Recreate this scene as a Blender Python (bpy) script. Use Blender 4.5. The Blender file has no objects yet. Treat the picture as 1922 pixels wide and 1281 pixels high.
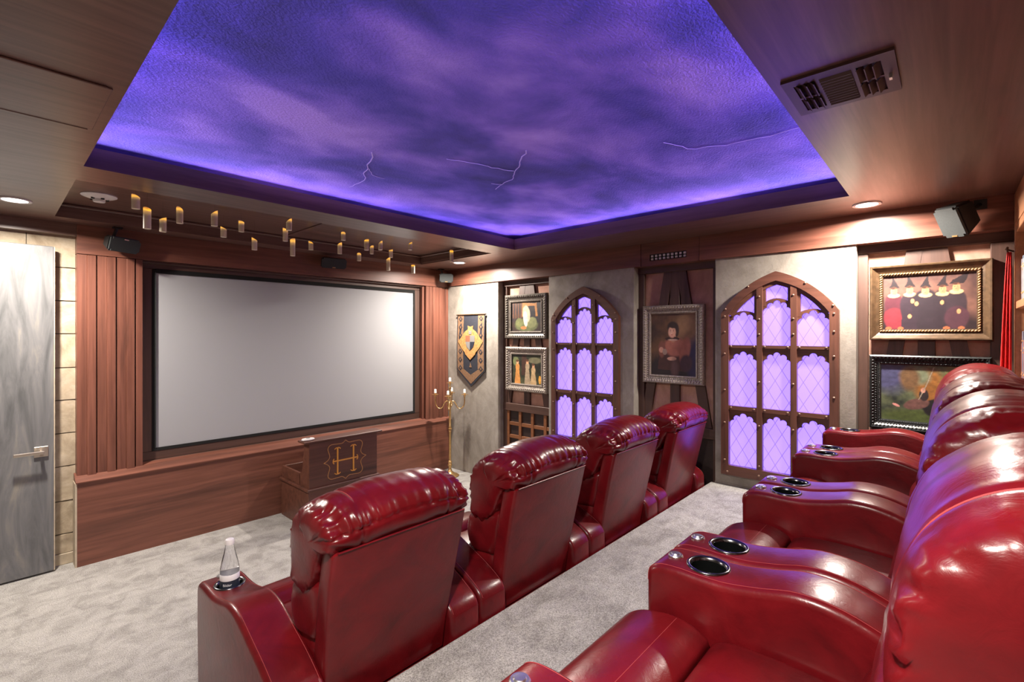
import bpy, bmesh, math, random
import numpy as np
from mathutils import Vector, Matrix, noise as mnoise
R = math.radians
S = bpy.context.scene
COL = S.collection
random.seed(7)

# ------------------------------------------------------------------ camera
CAMH = 1.78
cam_d = bpy.data.cameras.new('camera'); cam = bpy.data.objects.new('camera', cam_d); COL.objects.link(cam)
cam_d.sensor_width = 36.0; cam_d.lens = 900.0 / 1922 * 36; cam_d.shift_y = -12.5 / 1922
cam_d.clip_start = 0.02
cam.location = (0, 0, CAMH); cam.rotation_euler = (R(90), 0, R(-47.6))
S.camera = cam
# ------------------------------------------------------------------ world / exposure
W = bpy.data.worlds.new('world'); S.world = W; W.use_nodes = True
W.node_tree.nodes['Background'].inputs[0].default_value = (0.02, 0.02, 0.03, 1)
W.node_tree.nodes['Background'].inputs[1].default_value = 0.0
S.view_settings.view_transform = 'Standard'; S.view_settings.look = 'None'
S.view_settings.gamma = 1.0; S.view_settings.use_curve_mapping = False
S.view_settings.exposure = 0.4
DOWN_W = 62.0          # watts of each recessed downlight
COVE_W = 6.0          # watts of each cove strip
PANE_E = 2.3           # emission of the backlit panes

# ------------------------------------------------------------------ reference geometry
XR = 4.177             # plaster face of the right wall
XN = 4.307             # back of the niches
YF = 4.97              # face of the screen wall woodwork
YS = 5.07              # stone wall by the door
ZS = 2.63              # soffit
ZR = 0.523             # rear riser
ZP = 0.145             # low step under the front row
yaw = R(47.6); FX, FY = math.sin(yaw), math.cos(yaw); RX, RY = math.cos(yaw), -math.sin(yaw)
def ray(u, v):
    a = (u - 961) / 900.0; b = (628 - v) / 900.0
    return Vector((FX + a * RX, FY + a * RY, b))

# ------------------------------------------------------------------ materials
MATS = {}
def newmat(name):
    m = bpy.data.materials.new(name); m.use_nodes = True
    nt = m.node_tree; b = nt.nodes['Principled BSDF']
    MATS[name] = m
    return m, nt, b
def N(nt, t, **kw):
    n = nt.nodes.new(t)
    for k, v in kw.items(): setattr(n, k, v)
    return n
def ramp(nt, stops):
    r = nt.nodes.new('ShaderNodeValToRGB'); cr = r.color_ramp
    while len(cr.elements) < len(stops): cr.elements.new(0.5)
    for e, (p, c) in zip(cr.elements, stops):
        e.position = p; e.color = (*c, 1)
    return r
def posmap(nt, scale, rot=(0, 0, 0), obj=False):
    if obj:
        g = nt.nodes.new('ShaderNodeTexCoord'); out = g.outputs['Object']
    else:
        g = nt.nodes.new('ShaderNodeNewGeometry'); out = g.outputs['Position']
    mp = nt.nodes.new('ShaderNodeMapping'); mp.inputs['Scale'].default_value = scale; mp.inputs['Rotation'].default_value = rot
    nt.links.new(out, mp.inputs['Vector'])
    return mp
def noise(nt, vec, scale, detail=4, rough=0.55, dist=0.0):
    n = nt.nodes.new('ShaderNodeTexNoise'); n.inputs['Scale'].default_value = scale
    n.inputs['Detail'].default_value = detail; n.inputs['Roughness'].default_value = rough; n.inputs['Distortion'].default_value = dist
    nt.links.new(vec.outputs[0], n.inputs['Vector'])
    return n
def bump(nt, b, h, strength, dist=0.01):
    bp = nt.nodes.new('ShaderNodeBump'); bp.inputs['Strength'].default_value = strength; bp.inputs['Distance'].default_value = dist
    nt.links.new(h, bp.inputs['Height']); nt.links.new(bp.outputs[0], b.inputs['Normal'])
def mixc(nt, f, a, bb, mode='MIX', fac=None):
    m = nt.nodes.new('ShaderNodeMix'); m.data_type = 'RGBA'; m.blend_type = mode
    if f is not None: nt.links.new(f, m.inputs[0])
    else: m.inputs[0].default_value = fac
    for i, s in ((6, a), (7, bb)):
        if isinstance(s, tuple): m.inputs[i].default_value = (*s, 1)
        else: nt.links.new(s, m.inputs[i])
    return m.outputs[2]

def wood(name, dark, light, axis, rough=0.42, streak=(0.02, 0.01, 0.007), obj=False):
    m, nt, b = newmat(name)
    sc = [16.0, 16.0, 16.0]; sc['xyz'.index(axis)] = 0.7
    mp = posmap(nt, sc, obj=obj)
    n1 = noise(nt, mp, 1.6, 7, 0.62, 0.4)
    r1 = ramp(nt, [(0.30, dark), (0.52, tuple((a + c) / 2 for a, c in zip(dark, light))), (0.72, light)])
    nt.links.new(n1.outputs[0], r1.inputs[0])
    sc2 = [5.0, 5.0, 5.0]; sc2['xyz'.index(axis)] = 0.55
    mp2 = posmap(nt, sc2, obj=obj); n2 = noise(nt, mp2, 1.3, 4, 0.6, 0.8)
    r2 = ramp(nt, [(0.54, (0, 0, 0)), (0.74, (0.55, 0.55, 0.55))]); nt.links.new(n2.outputs[0], r2.inputs[0])
    c = mixc(nt, r2.outputs[0], r1.outputs[0], streak)
    nt.links.new(c, b.inputs['Base Color']); b.inputs['Roughness'].default_value = rough
    bump(nt, b, n1.outputs[0], 0.12, 0.004)
    return m
WD, WL = (0.115, 0.040, 0.025), (0.24, 0.090, 0.058)
for ax in 'xyz': wood('wood_' + ax, WD, WL, ax)
WD2, WL2 = (0.100, 0.052, 0.041), (0.19, 0.105, 0.085)
for ax in 'xyz': wood('brownwood_' + ax, WD2, WL2, ax, 0.34)
for ax in 'xyz': wood('timber_' + ax, (0.050, 0.024, 0.017), (0.10, 0.050, 0.036), ax, 0.5)
wood('winwood_z', (0.090, 0.036, 0.023), (0.155, 0.062, 0.040), 'z', 0.4); wood('winwood_y', (0.090, 0.036, 0.023), (0.155, 0.062, 0.040), 'y', 0.4)
wood('shelfwood_x', (0.30, 0.13, 0.06), (0.44, 0.20, 0.10), 'x', 0.4, streak=(0.2, 0.08, 0.04))
wood('podiumwood', (0.070, 0.025, 0.016), (0.145, 0.054, 0.034), 'x')
wood('latticewood', (0.17, 0.065, 0.026), (0.26, 0.10, 0.04), 'y', 0.45)

def plain(name, col, rough=0.5, metal=0.0, var=0.0, vscale=20, bumps=0.0, bscale=200, emit=None, es=0.0, coat=0.0, spec=None):
    m, nt, b = newmat(name)
    b.inputs['Base Color'].default_value = (*col, 1); b.inputs['Roughness'].default_value = rough; b.inputs['Metallic'].default_value = metal
    if coat: b.inputs['Coat Weight'].default_value = coat; b.inputs['Coat Roughness'].default_value = 0.15
    if spec is not None: b.inputs['Specular IOR Level'].default_value = spec
    if var:
        mp = posmap(nt, (1, 1, 1), obj=True); n = noise(nt, mp, vscale, 5, 0.6)
        r = ramp(nt, [(0.3, tuple(c * (1 - var) for c in col)), (0.7, tuple(min(1, c * (1 + var)) for c in col))])
        nt.links.new(n.outputs[0], r.inputs[0]); nt.links.new(r.outputs[0], b.inputs['Base Color'])
    if bumps:
        mp = posmap(nt, (1, 1, 1), obj=True); n = noise(nt, mp, bscale, 3, 0.6); bump(nt, b, n.outputs[0], bumps, 0.002)
    if emit: b.inputs['Emission Color'].default_value = (*emit, 1); b.inputs['Emission Strength'].default_value = es
    return m
plain('black_plastic', (0.012, 0.013, 0.013), 0.45)
plain('speaker_grille', (0.022, 0.026, 0.026), 0.7, var=0.25, vscale=160, bumps=0.4, bscale=500)
plain('brass', (0.62, 0.40, 0.17), 0.32, 0.85, var=0.15, vscale=30)
plain('nickel', (0.62, 0.56, 0.48), 0.3, 0.9)
plain('chrome', (0.78, 0.78, 0.78), 0.3, 1.0)
plain('cup_steel', (0.16, 0.16, 0.165), 0.22, 1.0)
plain('cup_black', (0.008, 0.009, 0.009), 0.16, 0.4)
plain('white_plastic', (0.75, 0.72, 0.72), 0.4)
plain('wax_white', (0.85, 0.82, 0.78), 0.5)
plain('bolt_metal', (0.30, 0.19, 0.14), 0.38, 0.55)
plain('gold_paint', (0.78, 0.36, 0.07), 0.4, 0.1)
plain('gold_paint_dim', (0.46, 0.22, 0.08), 0.5)
plain('screen_cloth', (0.34, 0.345, 0.36), 0.75, bumps=0.05, bscale=400)
plain('black_velvet', (0.004, 0.004, 0.004), 0.9)
plain('navy_cloth', (0.018, 0.020, 0.030), 0.85, var=0.3, vscale=120)
plain('banner_tan', (0.21, 0.115, 0.06), 0.8, var=0.35, vscale=60)
plain('banner_gold', (0.44, 0.225, 0.075), 0.6, var=0.35, vscale=40)
plain('banner_grey', (0.20, 0.19, 0.18), 0.7)
plain('banner_brown', (0.26, 0.10, 0.05), 0.7)
plain('red_cloth', (0.62, 0.012, 0.012), 0.7, var=0.25, vscale=8)
plain('lattice_back', (0.028, 0.014, 0.011), 0.6, var=0.3)
plain('stitch', (0.25, 0.022, 0.024), 0.7)
plain('vent_brown', (0.060, 0.030, 0.026), 0.45)
plain('vent_dark', (0.008, 0.006, 0.006), 0.7)
plain('vent_grey', (0.80, 0.76, 0.82), 0.6)
plain('label_navy', (0.018, 0.024, 0.040), 0.4)
plain('label_white', (0.85, 0.85, 0.87), 0.4)
plain('lens', (1, 1, 1), 0.4, emit=(1.0, 0.93, 0.86), es=14.0)
plain('led_strip', (0.2, 0.15, 0.8), 0.4, emit=(0.30, 0.20, 1.0), es=1.5)
plain('rubber', (0.01, 0.01, 0.01), 0.8)
plain('lightning', (0.62, 0.55, 0.86), 0.8)
plain('thread', (0.05, 0.04, 0.04), 0.6)
plain('frame_silver', (0.30, 0.255, 0.215), 0.42, 0.35, var=0.4, vscale=70, bumps=0.5, bscale=160)
plain('frame_bronze', (0.085, 0.050, 0.026), 0.35, 0.2, var=0.4, vscale=30)
plain('frame_gilt', (0.33, 0.20, 0.095), 0.4, 0.3, var=0.3, vscale=60)
plain('frame_black', (0.013, 0.015, 0.015), 0.35, 0.1, var=0.3, vscale=60, bumps=0.5, bscale=120)
plain('frame_pewter', (0.10, 0.085, 0.070), 0.4, 0.35, var=0.4, vscale=50)
for i, c in enumerate([(0.09, 0.12, 0.17), (0.16, 0.14, 0.15), (0.22, 0.07, 0.06), (0.10, 0.09, 0.12), (0.30, 0.25, 0.22), (0.05, 0.08, 0.11)]):
    plain('book_%d' % i, c, 0.6, var=0.2)
plain('paper', (0.72, 0.68, 0.60), 0.8)

def leather():
    m, nt, b = newmat('leather')
    mp = posmap(nt, (1, 1, 1), obj=True)
    n = noise(nt, mp, 6, 5, 0.6, 0.6)
    r = ramp(nt, [(0.28, (0.064, 0.0026, 0.0042)), (0.5, (0.112, 0.0036, 0.0060)), (0.75, (0.16, 0.006, 0.009))])
    nt.links.new(n.outputs[0], r.inputs[0]); nt.links.new(r.outputs[0], b.inputs['Base Color'])
    b.inputs['Roughness'].default_value = 0.32; b.inputs['Specular IOR Level'].default_value = 0.27; b.inputs['Coat Weight'].default_value = 0.22; b.inputs['Coat Roughness'].default_value = 0.22
    n2 = noise(nt, mp, 320, 3, 0.6); n3 = noise(nt, mp, 26, 4, 0.6, 1.2)
    mx = N(nt, 'ShaderNodeMath', operation='MULTIPLY_ADD'); mx.inputs[1].default_value = 0.10
    nt.links.new(n2.outputs[0], mx.inputs[0]); nt.links.new(n3.outputs[0], mx.inputs[2])
    bump(nt, b, mx.outputs[0], 0.16, 0.006)
leather()
def carpet():
    m, nt, b = newmat('carpet')
    mp = posmap(nt, (1, 1, 1))
    n1 = noise(nt, mp, 190, 3, 0.7); n2 = noise(nt, mp, 7, 5, 0.65, 0.8)
    mp3 = posmap(nt, (1.2, 5.0, 1), rot=(0, 0, R(18))); n3 = noise(nt, mp3, 1.6, 4, 0.6, 0.6)
    r1 = ramp(nt, [(0.3, (0.20, 0.19, 0.175)), (0.5, (0.46, 0.445, 0.42)), (0.72, (0.72, 0.70, 0.665))]); nt.links.new(n1.outputs[0], r1.inputs[0])
    r2 = ramp(nt, [(0.34, (0.62, 0.61, 0.60)), (0.58, (1, 1, 1))]); nt.links.new(n2.outputs[0], r2.inputs[0])
    r3 = ramp(nt, [(0.35, (0.86, 0.86, 0.86)), (0.6, (1, 1, 1))]); nt.links.new(n3.outputs[0], r3.inputs[0])
    c = mixc(nt, None, r1.outputs[0], r2.outputs[0], 'MULTIPLY', 0.8); c = mixc(nt, None, c, r3.outputs[0], 'MULTIPLY', 0.9)
    nt.links.new(c, b.inputs['Base Color']); b.inputs['Roughness'].default_value = 0.95; b.inputs['Specular IOR Level'].default_value = 0.1
    n4 = noise(nt, mp, 260, 2, 0.7); bump(nt, b, n4.outputs[0], 0.7, 0.008)
carpet()
def plaster(name, a, bb, c, sc=2.3):
    m, nt, b = newmat(name)
    mp = posmap(nt, (1, 1, 0.8)); n1 = noise(nt, mp, sc, 7, 0.68, 0.9); n2 = noise(nt, mp, sc * 4, 5, 0.6, 0.4)
    r1 = ramp(nt, [(0.30, a), (0.5, bb), (0.70, c)]); nt.links.new(n1.outputs[0], r1.inputs[0])
    r2 = ramp(nt, [(0.3, (0.72, 0.70, 0.68)), (0.65, (1, 1, 1))]); nt.links.new(n2.outputs[0], r2.inputs[0])
    cc = mixc(nt, None, r1.outputs[0], r2.outputs[0], 'MULTIPLY', 0.7); nt.links.new(cc, b.inputs['Base Color'])
    b.inputs['Roughness'].default_value = 0.85
    n3 = noise(nt, mp, 60, 4, 0.7); bump(nt, b, n3.outputs[0], 0.25, 0.006)
plaster('plaster_grey', (0.20, 0.178, 0.150), (0.31, 0.280, 0.240), (0.42, 0.385, 0.335))
plaster('plaster_pink', (0.36, 0.180, 0.130), (0.48, 0.265, 0.19), (0.56, 0.34, 0.25), 3.0)
plaster('plaster_back', (0.20, 0.17, 0.15), (0.26, 0.22, 0.19), (0.32, 0.27, 0.24), 3.0)
plaster('stone', (0.36, 0.28, 0.19), (0.52, 0.43, 0.31), (0.62, 0.54, 0.42), 5.0)
plain('stone_grout', (0.10, 0.08, 0.06), 0.9)
plain('stone_base', (0.50, 0.42, 0.31), 0.8, var=0.15)
def doormat():
    m, nt, b = newmat('door_grey')
    mp = posmap(nt, (7, 7, 1.1)); n1 = noise(nt, mp, 1.4, 6, 0.62, 1.0)
    r1 = ramp(nt, [(0.32, (0.085, 0.088, 0.090)), (0.55, (0.165, 0.165, 0.168)), (0.72, (0.27, 0.25, 0.21))]); nt.links.new(n1.outputs[0], r1.inputs[0])
    nt.links.new(r1.outputs[0], b.inputs['Base Color']); b.inputs['Roughness'].default_value = 0.42
doormat()
def sky():
    m, nt, b = newmat('sky_mural')
    mp = posmap(nt, (1.0, 1.25, 1), rot=(0, 0, R(25)))
    n1 = noise(nt, mp, 1.5, 7, 0.52, 0.25)
    r1 = ramp(nt, [(0.30, (0.050, 0.060, 0.19)), (0.43, (0.125, 0.11, 0.46)), (0.54, (0.28, 0.195, 0.68)), (0.66, (0.52, 0.37, 0.88))])
    nt.links.new(n1.outputs[0], r1.inputs[0])
    n2 = noise(nt, mp, 0.75, 3, 0.5); r2 = ramp(nt, [(0.35, (0.55, 0.60, 0.85)), (0.62, (1.0, 1.0, 1.0))]); nt.links.new(n2.outputs[0], r2.inputs[0])
    c = mixc(nt, None, r1.outputs[0], r2.outputs[0], 'MULTIPLY', 0.9)
    nt.links.new(c, b.inputs['Base Color']); b.inputs['Roughness'].default_value = 0.8
    n3 = noise(nt, mp, 75, 3, 0.6); bump(nt, b, n3.outputs[0], 0.5, 0.01)
sky()
def pane():
    m, nt, b = newmat('backlit_pane')
    g = N(nt, 'ShaderNodeNewGeometry'); sep = N(nt, 'ShaderNodeSeparateXYZ'); nt.links.new(g.outputs['Position'], sep.inputs[0])
    def lin(ky, kz, per):
        a = N(nt, 'ShaderNodeMath', operation='MULTIPLY'); a.inputs[1].default_value = ky; nt.links.new(sep.outputs[1], a.inputs[0])
        c = N(nt, 'ShaderNodeMath', operation='MULTIPLY_ADD'); c.inputs[1].default_value = kz; nt.links.new(sep.outputs[2], c.inputs[0]); nt.links.new(a.outputs[0], c.inputs[2])
        d = N(nt, 'ShaderNodeMath', operation='FRACT'); e = N(nt, 'ShaderNodeMath', operation='DIVIDE'); e.inputs[1].default_value = per
        nt.links.new(c.outputs[0], e.inputs[0]); nt.links.new(e.outputs[0], d.inputs[0])
        f = N(nt, 'ShaderNodeMath', operation='LESS_THAN'); f.inputs[1].default_value = 0.045; nt.links.new(d.outputs[0], f.inputs[0])
        return f
    l1 = lin(0.86, 0.5, 0.083); l2 = lin(-0.86, 0.5, 0.083)
    mxm = N(nt, 'ShaderNodeMath', operation='MAXIMUM'); nt.links.new(l1.outputs[0], mxm.inputs[0]); nt.links.new(l2.outputs[0], mxm.inputs[1])
    c = mixc(nt, mxm.outputs[0], (0.19, 0.115, 0.97), (0.085, 0.04, 0.72))
    nt.links.new(c, b.inputs['Emission Color']); b.inputs['Emission Strength'].default_value = PANE_E
    b.inputs['Base Color'].default_value = (0.16, 0.13, 0.26, 1); b.inputs['Roughness'].default_value = 0.35
pane()
def candle_mat():
    m, nt, b = newmat('candle_wax')
    tc = N(nt, 'ShaderNodeTexCoord'); sep = N(nt, 'ShaderNodeSeparateXYZ'); nt.links.new(tc.outputs['Generated'], sep.inputs[0])
    r = ramp(nt, [(0.55, (0.0, 0.0, 0.0)), (0.72, (0.22, 0.12, 0.03)), (0.86, (1.0, 0.45, 0.03)), (0.96, (0.30, 0.12, 0.02))]); nt.links.new(sep.outputs[2], r.inputs[0])
    b.inputs['Base Color'].default_value = (0.78, 0.68, 0.52, 1); b.inputs['Roughness'].default_value = 0.5
    nt.links.new(r.outputs[0], b.inputs['Emission Color']); b.inputs['Emission Strength'].default_value = 0.9
candle_mat()
def glassmat():
    m, nt, b = newmat('clear_plastic')
    b.inputs['Base Color'].default_value = (0.93, 0.94, 0.97, 1); b.inputs['Roughness'].default_value = 0.04
    b.inputs['Transmission Weight'].default_value = 1.0; b.inputs['IOR'].default_value = 1.25
glassmat()
def paintmat():
    m, nt, b = newmat('painted_canvas')
    a = N(nt, 'ShaderNodeAttribute'); a.attribute_name = 'Col'
    nt.links.new(a.outputs['Color'], b.inputs['Base Color']); b.inputs['Roughness'].default_value = 0.5
paintmat()

# ------------------------------------------------------------------ object helpers
ORG = {}
def tag(o, label=None, cat=None, group=None, kind=None):
    if label: o['label'] = label
    if cat: o['category'] = cat
    if group: o['group'] = group
    if kind: o['kind'] = kind
    return o
def thing(name, loc=(0, 0, 0), label=None, cat=None, group=None, kind=None, origin=None):
    """Empty at a thing's base; its parts are built in the frame whose origin is `origin`."""
    o = bpy.data.objects.new(name, None); COL.objects.link(o)
    o.empty_display_size = 0.1; o.location = loc
    ORG[o.name] = Vector(origin if origin is not None else (0, 0, 0))
    return tag(o, label, cat, group, kind)
def obj(name, bm, mat, parent=None, smooth=None, label=None, cat=None, group=None, kind=None):
    """link a bmesh as ONE mesh object with its origin at its base centre"""
    if isinstance(bm, bmesh.types.BMesh):
        bmesh.ops.recalc_face_normals(bm, faces=bm.faces)
        me = bpy.data.meshes.new(name); bm.to_mesh(me); bm.free()
    else: me = bm
    n = len(me.vertices); co = np.empty(n * 3, 'f'); me.vertices.foreach_get('co', co); co = co.reshape(-1, 3)
    lo, hi = co.min(0), co.max(0); c = Vector(((lo[0] + hi[0]) / 2, (lo[1] + hi[1]) / 2, lo[2]))
    co -= np.array(c, 'f'); me.vertices.foreach_set('co', co.ravel()); me.update()
    if smooth is not None:
        me.polygons.foreach_set('use_smooth', [True] * len(me.polygons))
        if smooth < 180: me.set_sharp_from_angle(angle=R(smooth))
    for mm in (mat if isinstance(mat, (list, tuple)) else [mat]): me.materials.append(MATS[mm])
    o = bpy.data.objects.new(name, me); COL.objects.link(o)
    ORG[o.name] = c.copy()
    if parent is not None:
        o.parent = parent; o.location = c - ORG[parent.name]
    else: o.location = c
    return tag(o, label, cat, group, kind)
def inst(o, parent, at):
    """copy of an existing mesh object, sharing mesh data; `at` = base-centre in the build frame"""
    c = o.copy(); COL.objects.link(c)
    c.parent = parent; c.location = Vector(at) - (ORG[parent.name] if parent else Vector((0, 0, 0)))
    ORG[c.name] = Vector(at)
    return c
def copy_tree(o, parent=None):
    c = o.copy(); COL.objects.link(c); c.parent = parent
    for ch in o.children: copy_tree(ch, c)
    return c
def box(bm, x0, x1, y0, y1, z0, z1, bev=0.0, seg=1):
    vs = [bm.verts.new((x, y, z)) for z in (z0, z1) for y in (y0, y1) for x in (x0, x1)]
    fs = [bm.faces.new([vs[i] for i in f]) for f in ((0, 2, 3, 1), (4, 5, 7, 6), (0, 1, 5, 4), (2, 6, 7, 3), (0, 4, 6, 2), (1, 3, 7, 5))]
    if bev:
        es = list({e for f in fs for e in f.edges})
        bmesh.ops.bevel(bm, geom=es, offset=bev, segments=seg, profile=0.5, affect='EDGES')
    return bm
def B(*a, **k): return box(bmesh.new(), *a, **k)
def poly_ext(bm, pts, fn, d0, d1):
    """extrude 2D polygon; fn(s,t,d)->xyz"""
    a = [bm.verts.new(fn(s, t, d0)) for s, t in pts]; b = [bm.verts.new(fn(s, t, d1)) for s, t in pts]
    n = len(pts)
    bm.faces.new(a); bm.faces.new(b[::-1])
    for i in range(n): bm.faces.new((a[i], a[(i + 1) % n], b[(i + 1) % n], b[i]))
    return bm
def tube(bm, pts, r, seg=8, closed=False):
    pts = [Vector(p) for p in pts]; n = len(pts); rings = []
    up = None
    for i, p in enumerate(pts):
        if closed: d = pts[(i + 1) % n] - pts[i - 1]
        else: d = pts[min(i + 1, n - 1)] - pts[max(i - 1, 0)]
        d.normalize()
        if up is None: up = Vector((0, 0, 1)) if abs(d.z) < 0.9 else Vector((1, 0, 0))
        a = d.cross(up)
        if a.length < 1e-5: a = d.orthogonal()
        a.normalize(); b = a.cross(d); up = b
        rr = r[i] if isinstance(r, (list, tuple)) else r
        rings.append([bm.verts.new(p + a * rr * math.cos(2 * math.pi * k / seg) + b * rr * math.sin(2 * math.pi * k / seg)) for k in range(seg)])
    for i in range(n if closed else n - 1):
        A, C = rings[i], rings[(i + 1) % n]
        for k in range(seg): bm.faces.new((A[k], A[(k + 1) % seg], C[(k + 1) % seg], C[k]))
    if not closed: bm.faces.new(rings[0][::-1]); bm.faces.new(rings[-1])
    return bm
def lathe(bm, prof, c=(0, 0, 0), seg=24, cap=True):
    rings = []
    for r, z in prof:
        if r < 1e-6: rings.append([bm.verts.new((c[0], c[1], c[2] + z))])
        else: rings.append([bm.verts.new((c[0] + r * math.cos(2 * math.pi * k / seg), c[1] + r * math.sin(2 * math.pi * k / seg), c[2] + z)) for k in range(seg)])
    for A, C in zip(rings, rings[1:]):
        if len(A) == 1 and len(C) == 1: continue
        for k in range(seg):
            q = (k + 1) % seg
            if len(A) == 1: bm.faces.new((A[0], C[q], C[k]))
            elif len(C) == 1: bm.faces.new((A[k], A[q], C[0]))
            else: bm.faces.new((A[k], A[q], C[q], C[k]))
    if cap:
        if len(rings[0]) > 1: bm.faces.new(rings[0][::-1])
        if len(rings[-1]) > 1: bm.faces.new(rings[-1])
    return bm
def cr(pts, n=6):
    """open Catmull-Rom"""
    out = []; P = [pts[0]] + list(pts) + [pts[-1]]
    for i in range(1, len(P) - 2):
        p0, p1, p2, p3 = (np.array(q, float) for q in P[i - 1:i + 3])
        for k in range(n):
            t = k / n
            out.append(tuple(0.5 * (2 * p1 + (p2 - p0) * t + (2 * p0 - 5 * p1 + 4 * p2 - p3) * t * t + (3 * p1 - p0 - 3 * p2 + p3) * t ** 3)))
    out.append(tuple(float(v) for v in pts[-1]))
    return out
def area2(p): return sum(p[i][0] * p[(i + 1) % len(p)][1] - p[(i + 1) % len(p)][0] * p[i][1] for i in range(len(p))) / 2
def inset(poly, d):
    n = len(poly); out = []; sg = 1 if area2(poly) > 0 else -1
    for i in range(n):
        p0, p1, p2 = (np.array(poly[(i + k) % n], float) for k in (-1, 0, 1))
        a = p1 - p0; b = p2 - p1; a /= np.hypot(*a) + 1e-9; b /= np.hypot(*b) + 1e-9
        na = np.array((-a[1], a[0])) * sg; nb = np.array((-b[1], b[0])) * sg
        m = na + nb; L = m @ m
        m = m * (2 / max(L, 1.0)) if L > 1e-6 else na
        out.append(tuple(p1 + m * d))
    return out
def rounded(poly, x0, x1, r, seg=4, bm=None):
    """polygon in (y,z) extruded along x with rounded rims"""
    bm = bm or bmesh.new(); rings = []
    lay = [(x0 + r * (1 - math.cos(t)), r * (1 - math.sin(t))) for t in [math.pi / 2 * k / seg for k in range(seg + 1)]]
    lay = lay + [(x1 - (a - x0), d) for a, d in reversed(lay)]
    for x, d in lay:
        q = inset(poly, d) if d > 1e-6 else poly
        rings.append([bm.verts.new((x, y, z)) for y, z in q])
    n = len(poly)
    for A, C in zip(rings, rings[1:]):
        for k in range(n): bm.faces.new((A[k], A[(k + 1) % n], C[(k + 1) % n], C[k]))
    bm.faces.new(rings[0][::-1]); bm.faces.new(rings[-1])
    return bm

# ================================================================== SETTING
# ---- floor
fl = obj('floor', B(-1.4, 4.4, -0.6, 5.3, -0.08, 0.0), 'carpet', kind='structure')
obj('floor_riser', B(-1.4, XR, -0.6, 1.51, 0.0, ZR, bev=0.012, seg=3), 'carpet', kind='structure')
obj('floor_step', B(0.60, XR, 1.51, 2.30, 0.0, ZP, bev=0.01, seg=2), 'carpet', kind='structure')
# ---- hidden outer walls
obj('wall_left', B(-1.5, -1.4, -0.7, 5.3, 0, 3.0), 'plaster_back', kind='structure')
obj('wall_back', B(-1.4, 4.5, -0.7, -0.6, 0, 3.0), 'wood_z', kind='structure')
# ---- ceiling : sky mural over a cove, soffit boards round it
TX0, TX1, TY0, TY1 = 0.329, 3.572, 0.456, 3.230
ceil = obj('ceiling', B(TX0 - 0.2, TX1 + 0.2, TY0 - 0.2, TY1 + 0.2, 2.785, 2.83), 'sky_mural', kind='structure')
SK = dict(parent=ceil)
ZC = ZS + 0.014
obj('soffit_board', B(-1.4, TX0 + 0.02 - 0.02, -0.6, 5.1, ZS, ZC), 'brownwood_x', **SK)
obj('soffit_board', B(TX0, 4.4, -0.6, TY0, ZS, ZC), 'brownwood_x', **SK)
obj('soffit_board', B(TX1, 4.4, TY0, YF + 0.02, ZS, ZC), 'brownwood_y', **SK)
obj('soffit_board', B(TX0, TX1, TY1, 3.55, ZS, ZC), 'brownwood_x', **SK)
obj('soffit_board', B(TX0, TX1, 4.75, YF + 0.02, ZS, ZC), 'brownwood_x', **SK)
obj('soffit_board', B(-1.4, TX0 - 0.035, 2.135, 2.62, ZS - 0.006, ZS, bev=0.002), 'brownwood_x', **SK)
LIP = 2.735
for y_ in (2.135, 2.62): obj('joint_strip', B(-1.4, TX0 - 0.05, y_ - 0.006, y_ + 0.006, ZS - 0.0085, ZS - 0.001, bev=0.002), 'brownwood_x', **SK)
obj('tray_lip', B(TX0 - 0.02, TX0, TY0 - 0.02, TY1 + 0.02, ZC, LIP), 'brownwood_y', **SK)
obj('tray_lip', B(TX1, TX1 + 0.02, TY0 - 0.02, TY1 + 0.02, ZC, LIP), 'brownwood_y', **SK)
obj('tray_lip', B(TX0, TX1, TY0 - 0.02, TY0, ZC, LIP), 'brownwood_x', **SK)
obj('tray_lip', B(TX0, TX1, TY1, TY1 + 0.02, ZC, LIP), 'brownwood_x', **SK)
for a in ((TX0 - 0.2, TX0 - 0.19, TY0 - 0.2, TY1 + 0.2), (TX1 + 0.19, TX1 + 0.2, TY0 - 0.2, TY1 + 0.2), (TX0 - 0.2, TX1 + 0.2, TY0 - 0.2, TY0 - 0.19), (TX0 - 0.2, TX1 + 0.2, TY1 + 0.19, TY1 + 0.2)):
    obj('cove_wall', B(*a, ZC, 2.80), 'brownwood_x', **SK)
# recess over the candles
RY0, RY1, ZRC = 3.55, 4.75, 2.732
obj('recess_panel', B(TX0 - 0.02, TX1 + 0.02, RY0 - 0.03, RY1 + 0.03, ZRC, ZRC + 0.03), 'brownwood_x', **SK)
obj('recess_side', B(TX0 - 0.02, TX1, RY1 + 0.001, RY1 + 0.02, ZC, ZRC), 'brownwood_x', **SK)
obj('recess_side', B(TX0 - 0.02, TX1, RY0 - 0.02, RY0 - 0.001, ZC, ZRC), 'brownwood_x', **SK)
obj('recess_side', B(3.55, 3.57, RY0, RY1, ZC, ZRC), 'brownwood_y', **SK)
obj('recess_side', B(TX0 - 0.02, TX0 - 0.001, RY0, RY1, ZC, ZRC), 'brownwood_y', **SK)
obj('cove_moulding', B(TX0, 3.55, RY1 - 0.022, RY1, ZRC - 0.022, ZRC, bev=0.006), 'brownwood_x', **SK)
obj('cove_moulding', B(3.528, 3.55, RY0, RY1 - 0.022, ZRC - 0.022, ZRC, bev=0.006), 'brownwood_y', **SK)
obj('joint_batten', B(1.93, 1.965, RY0, RY1 - 0.022, ZRC - 0.008, ZRC, bev=0.002), 'brownwood_y', **SK)
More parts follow.
